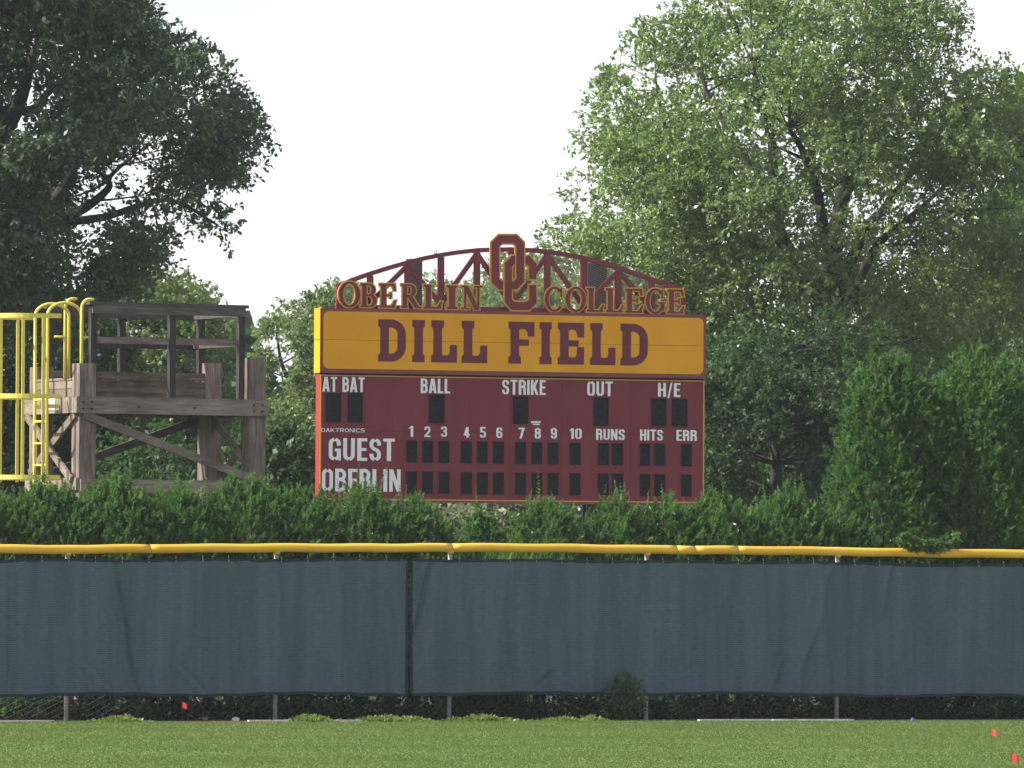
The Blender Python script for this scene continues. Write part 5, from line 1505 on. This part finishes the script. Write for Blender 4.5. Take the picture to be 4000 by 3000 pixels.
# ------------------------------------------------------------------ small things at the fence foot
def weed(label, px, w_px, h, seed, n=700, vo=-1.15, material=None):
    r = np.random.default_rng(seed)
    u, _ = FEN.hit(px, 2815, vo); b = FEN.world(u, vo, 0.0)
    hw = w_px / 300.0 / 2
    h *= 0.72
    x = r.standard_normal(n) * hw * 0.55; y = r.standard_normal(n) * 0.13
    prof = np.exp(-(x / (hw * 0.75)) ** 2) * (0.65 + 0.5 * np.sin(x * 23 + seed) * np.sin(x * 41 + seed * 2))
    z = h * prof * r.random(n) ** 0.7
    P = np.stack([x, y, z], 1)
    A = unit(np.stack([x * 2, y * 2, 0.12 + 0 * x], 1) * 1.5 + r.standard_normal((n, 3)) * 0.5 + [0, 0, 0.5])
    L = 0.045 * (0.6 + 0.8 * r.random(n))
    root = empty('weed_clump', b, TH_F)
    tag(root, label, 'weed', 'weed clumps along the lawn edge')
    fast_mesh('leaves', leaves(P, A, unit(r.standard_normal((n, 3)) + [0, 0, 1.0]), L, L * 0.3), 4, material or WEED, root, np.clip(0.55 + 0.2 * r.standard_normal(n), 0, 1))
    s = MB()
    for k in range(7):
        xx = r.standard_normal() * hw * 0.4
        s.tube([(xx * 0.7, 0, 0), (xx, r.standard_normal() * 0.04, h * 0.8 * math.exp(-(xx / hw) ** 2))], [0.004, 0.002], 4)
    s.build('stems', M['stemg'], root)
M['stemg'] = mat('green_stem', (0.07, 0.11, 0.03), 0.7)
WEED = leaf_mat('weed_leaf', [(0.0, (0.06, 0.10, 0.025)), (0.5, (0.12, 0.18, 0.045)), (1.0, (0.24, 0.28, 0.10))], 0.35, 0.5, 0.35)
weed('low pale weeds with a taller sprout below the left crease of the screen', 460, 150, 0.07, 51)
weed('small upright leafy sprout left of the orange flag', 500, 34, 0.15, 52, 160)
weed('rounded weed clump just right of the second full post', 1215, 130, 0.13, 53, 900)
weed('weed clump below the dark gap between windscreens', 1490, 170, 0.10, 54, 900)
weed('thin weed patch right of the dark gap', 1600, 130, 0.07, 55, 500)
weed('long weed patch at the foot of the third full post', 1880, 260, 0.09, 56, 1100)
weed('sparse weeds left of the leafy bush at the fence foot', 2200, 180, 0.05, 57, 350)
weed('sprig of weed right under the leafy bush', 2320, 60, 0.09, 58, 220)

def fence_bush():
    r = np.random.default_rng(61); n = 750
    u, _ = FEN.hit(2440, 2810, -0.30); b = FEN.world(u, -0.30, 0)
    a = r.standard_normal((n, 3)); D = unit(a)
    rho = r.random(n) ** 0.5
    z = 0.30 + D[:, 2] * 0.30 * rho
    hw = 0.34 * (1 - 0.3 * (z / 0.6) ** 2)
    P = np.stack([D[:, 0] * hw * rho, D[:, 1] * 0.16 * rho, z], 1)
    k = r.random(n) < 0.12
    P[k, 2] += 0.14 * r.random(k.sum()); P[:, 2] = np.maximum(P[:, 2], 0.02)
    root = empty('leafy_bush', b, TH_F)
    tag(root, 'knee-high leafy green bush growing against the fence foot', 'bush')
    L = 0.05 * (0.6 + 0.8 * r.random(n))
    fast_mesh('foliage', leaves(P, unit(D + r.standard_normal((n, 3)) * 0.6 + [0, 0, .3]), unit(r.standard_normal((n, 3)) + [0, -.3, .8]), L, L * 0.32), 4, DEEP, root, np.clip(0.6 + 0.2 * r.standard_normal(n), 0, 1))
    s = MB()
    for k in range(9):
        x, y = r.standard_normal() * 0.14, r.standard_normal() * 0.08
        s.tube([(x * .2, y * .2, 0), (x * .7, y * .7, .3), (x, y, .58)], [0.008, 0.006, 0.003], 4)
    s.build('stems', M['bark'], root)
fence_bush()

def marker_flag(label, px, py, zf, w, h, rot, tilt, Yo=None):
    d = ray(px, py)
    if Yo is None:
        t = (zf - CAMZ) / d[2]; X, Yy = d[0] * t, d[1] * t
    else:
        p = at(px, py, Yo); X, Yy, zf = p.x, p.y, p.z
    root = empty('marker_flag', (X, Yy, 0), rot)
    tag(root, label, 'flag', 'marker flags on wire stakes')
    V = []; Fc = []
    n = 5
    for i in range(n + 1):
        t = i / n
        for s in (0, 1):
            V.append((t * w, 0.006 * math.sin(t * 5 + 1), zf - h / 2 + s * h - t * tilt))
        if i: a = 2 * i - 2; Fc.append((a, a + 2, a + 3, a + 1))
    m = MB(); m.add(V, Fc)
    nv = len(V)
    m.add([(x, y + 0.0012, z) for x, y, z in V], [f[::-1] for f in Fc])
    m.build('flag_film', M['flag'], root)
    s = MB(); s.tube([(0, 0, -0.01), (0.004, 0, zf * 0.6), (0, 0, zf + h / 2 + 0.006)], 0.0011, 5); s.build('wire_stake', M['steel_dark'], root)
marker_flag('orange-red marker flag in front of the chain-link below the left windscreen', 712, 2752, 0, 0.062, 0.072, 0.25, 0.03, 97.2)
marker_flag('orange-red marker flag on the lawn near the right edge, the farther one', 3872, 2857, 0.30, 0.062, 0.058, -0.2, 0.028)
marker_flag('orange-red marker flag at the lower right corner, nearest the camera', 3948, 2955, 0.28, 0.072, 0.056, 0.15, 0.03)

def lump(name, label, cat, px, vo, sx, sy, sz, m, seed, group=None):
    r = np.random.default_rng(seed)
    bm = bmesh.new(); bmesh.ops.create_icosphere(bm, subdivisions=2, radius=1)
    for v in bm.verts:
        k = 1 + 0.22 * r.standard_normal()
        v.co = Vector((v.co.x * sx * k, v.co.y * sy * k, max(v.co.z, -0.5) * sz * k + sz * 0.45))
    me = bpy.data.meshes.new(name); bm.to_mesh(me); bm.free(); me.materials.append(m)
    o = bpy.data.objects.new(name, me); COL.objects.link(o)
    u, _ = FEN.hit(px, 2812, vo); o.location = FEN.world(u, vo, 0); o.rotation_euler = (0, 0, TH_F)
    tag(o, label, cat, group)
lump('paper_scrap', 'crumpled pale paper scrap under the chain-link left of the second post', 'litter', 920, -0.5, 0.055, 0.04, 0.035, M['litter'], 71)
lump('stone', 'grey stone behind the chain-link beside the orange flag', 'stone', 800, 0.35, 0.09, 0.06, 0.03, M['stone'], 72, 'stones on the mulch')
lump('stone', 'grey stone behind the chain-link above the leafy sprout', 'stone', 525, 0.35, 0.08, 0.06, 0.035, M['stone'], 73, 'stones on the mulch')
lump('plastic_scrap', 'small blue plastic scrap at the lawn edge on the right', 'litter', 3565, -0.95, 0.032, 0.03, 0.022, M['blue'], 74)
lump('plastic_scrap', 'small red plastic scrap behind weeds below the dark gap', 'litter', 1528, -0.7, 0.032, 0.03, 0.03, M['red'], 75)
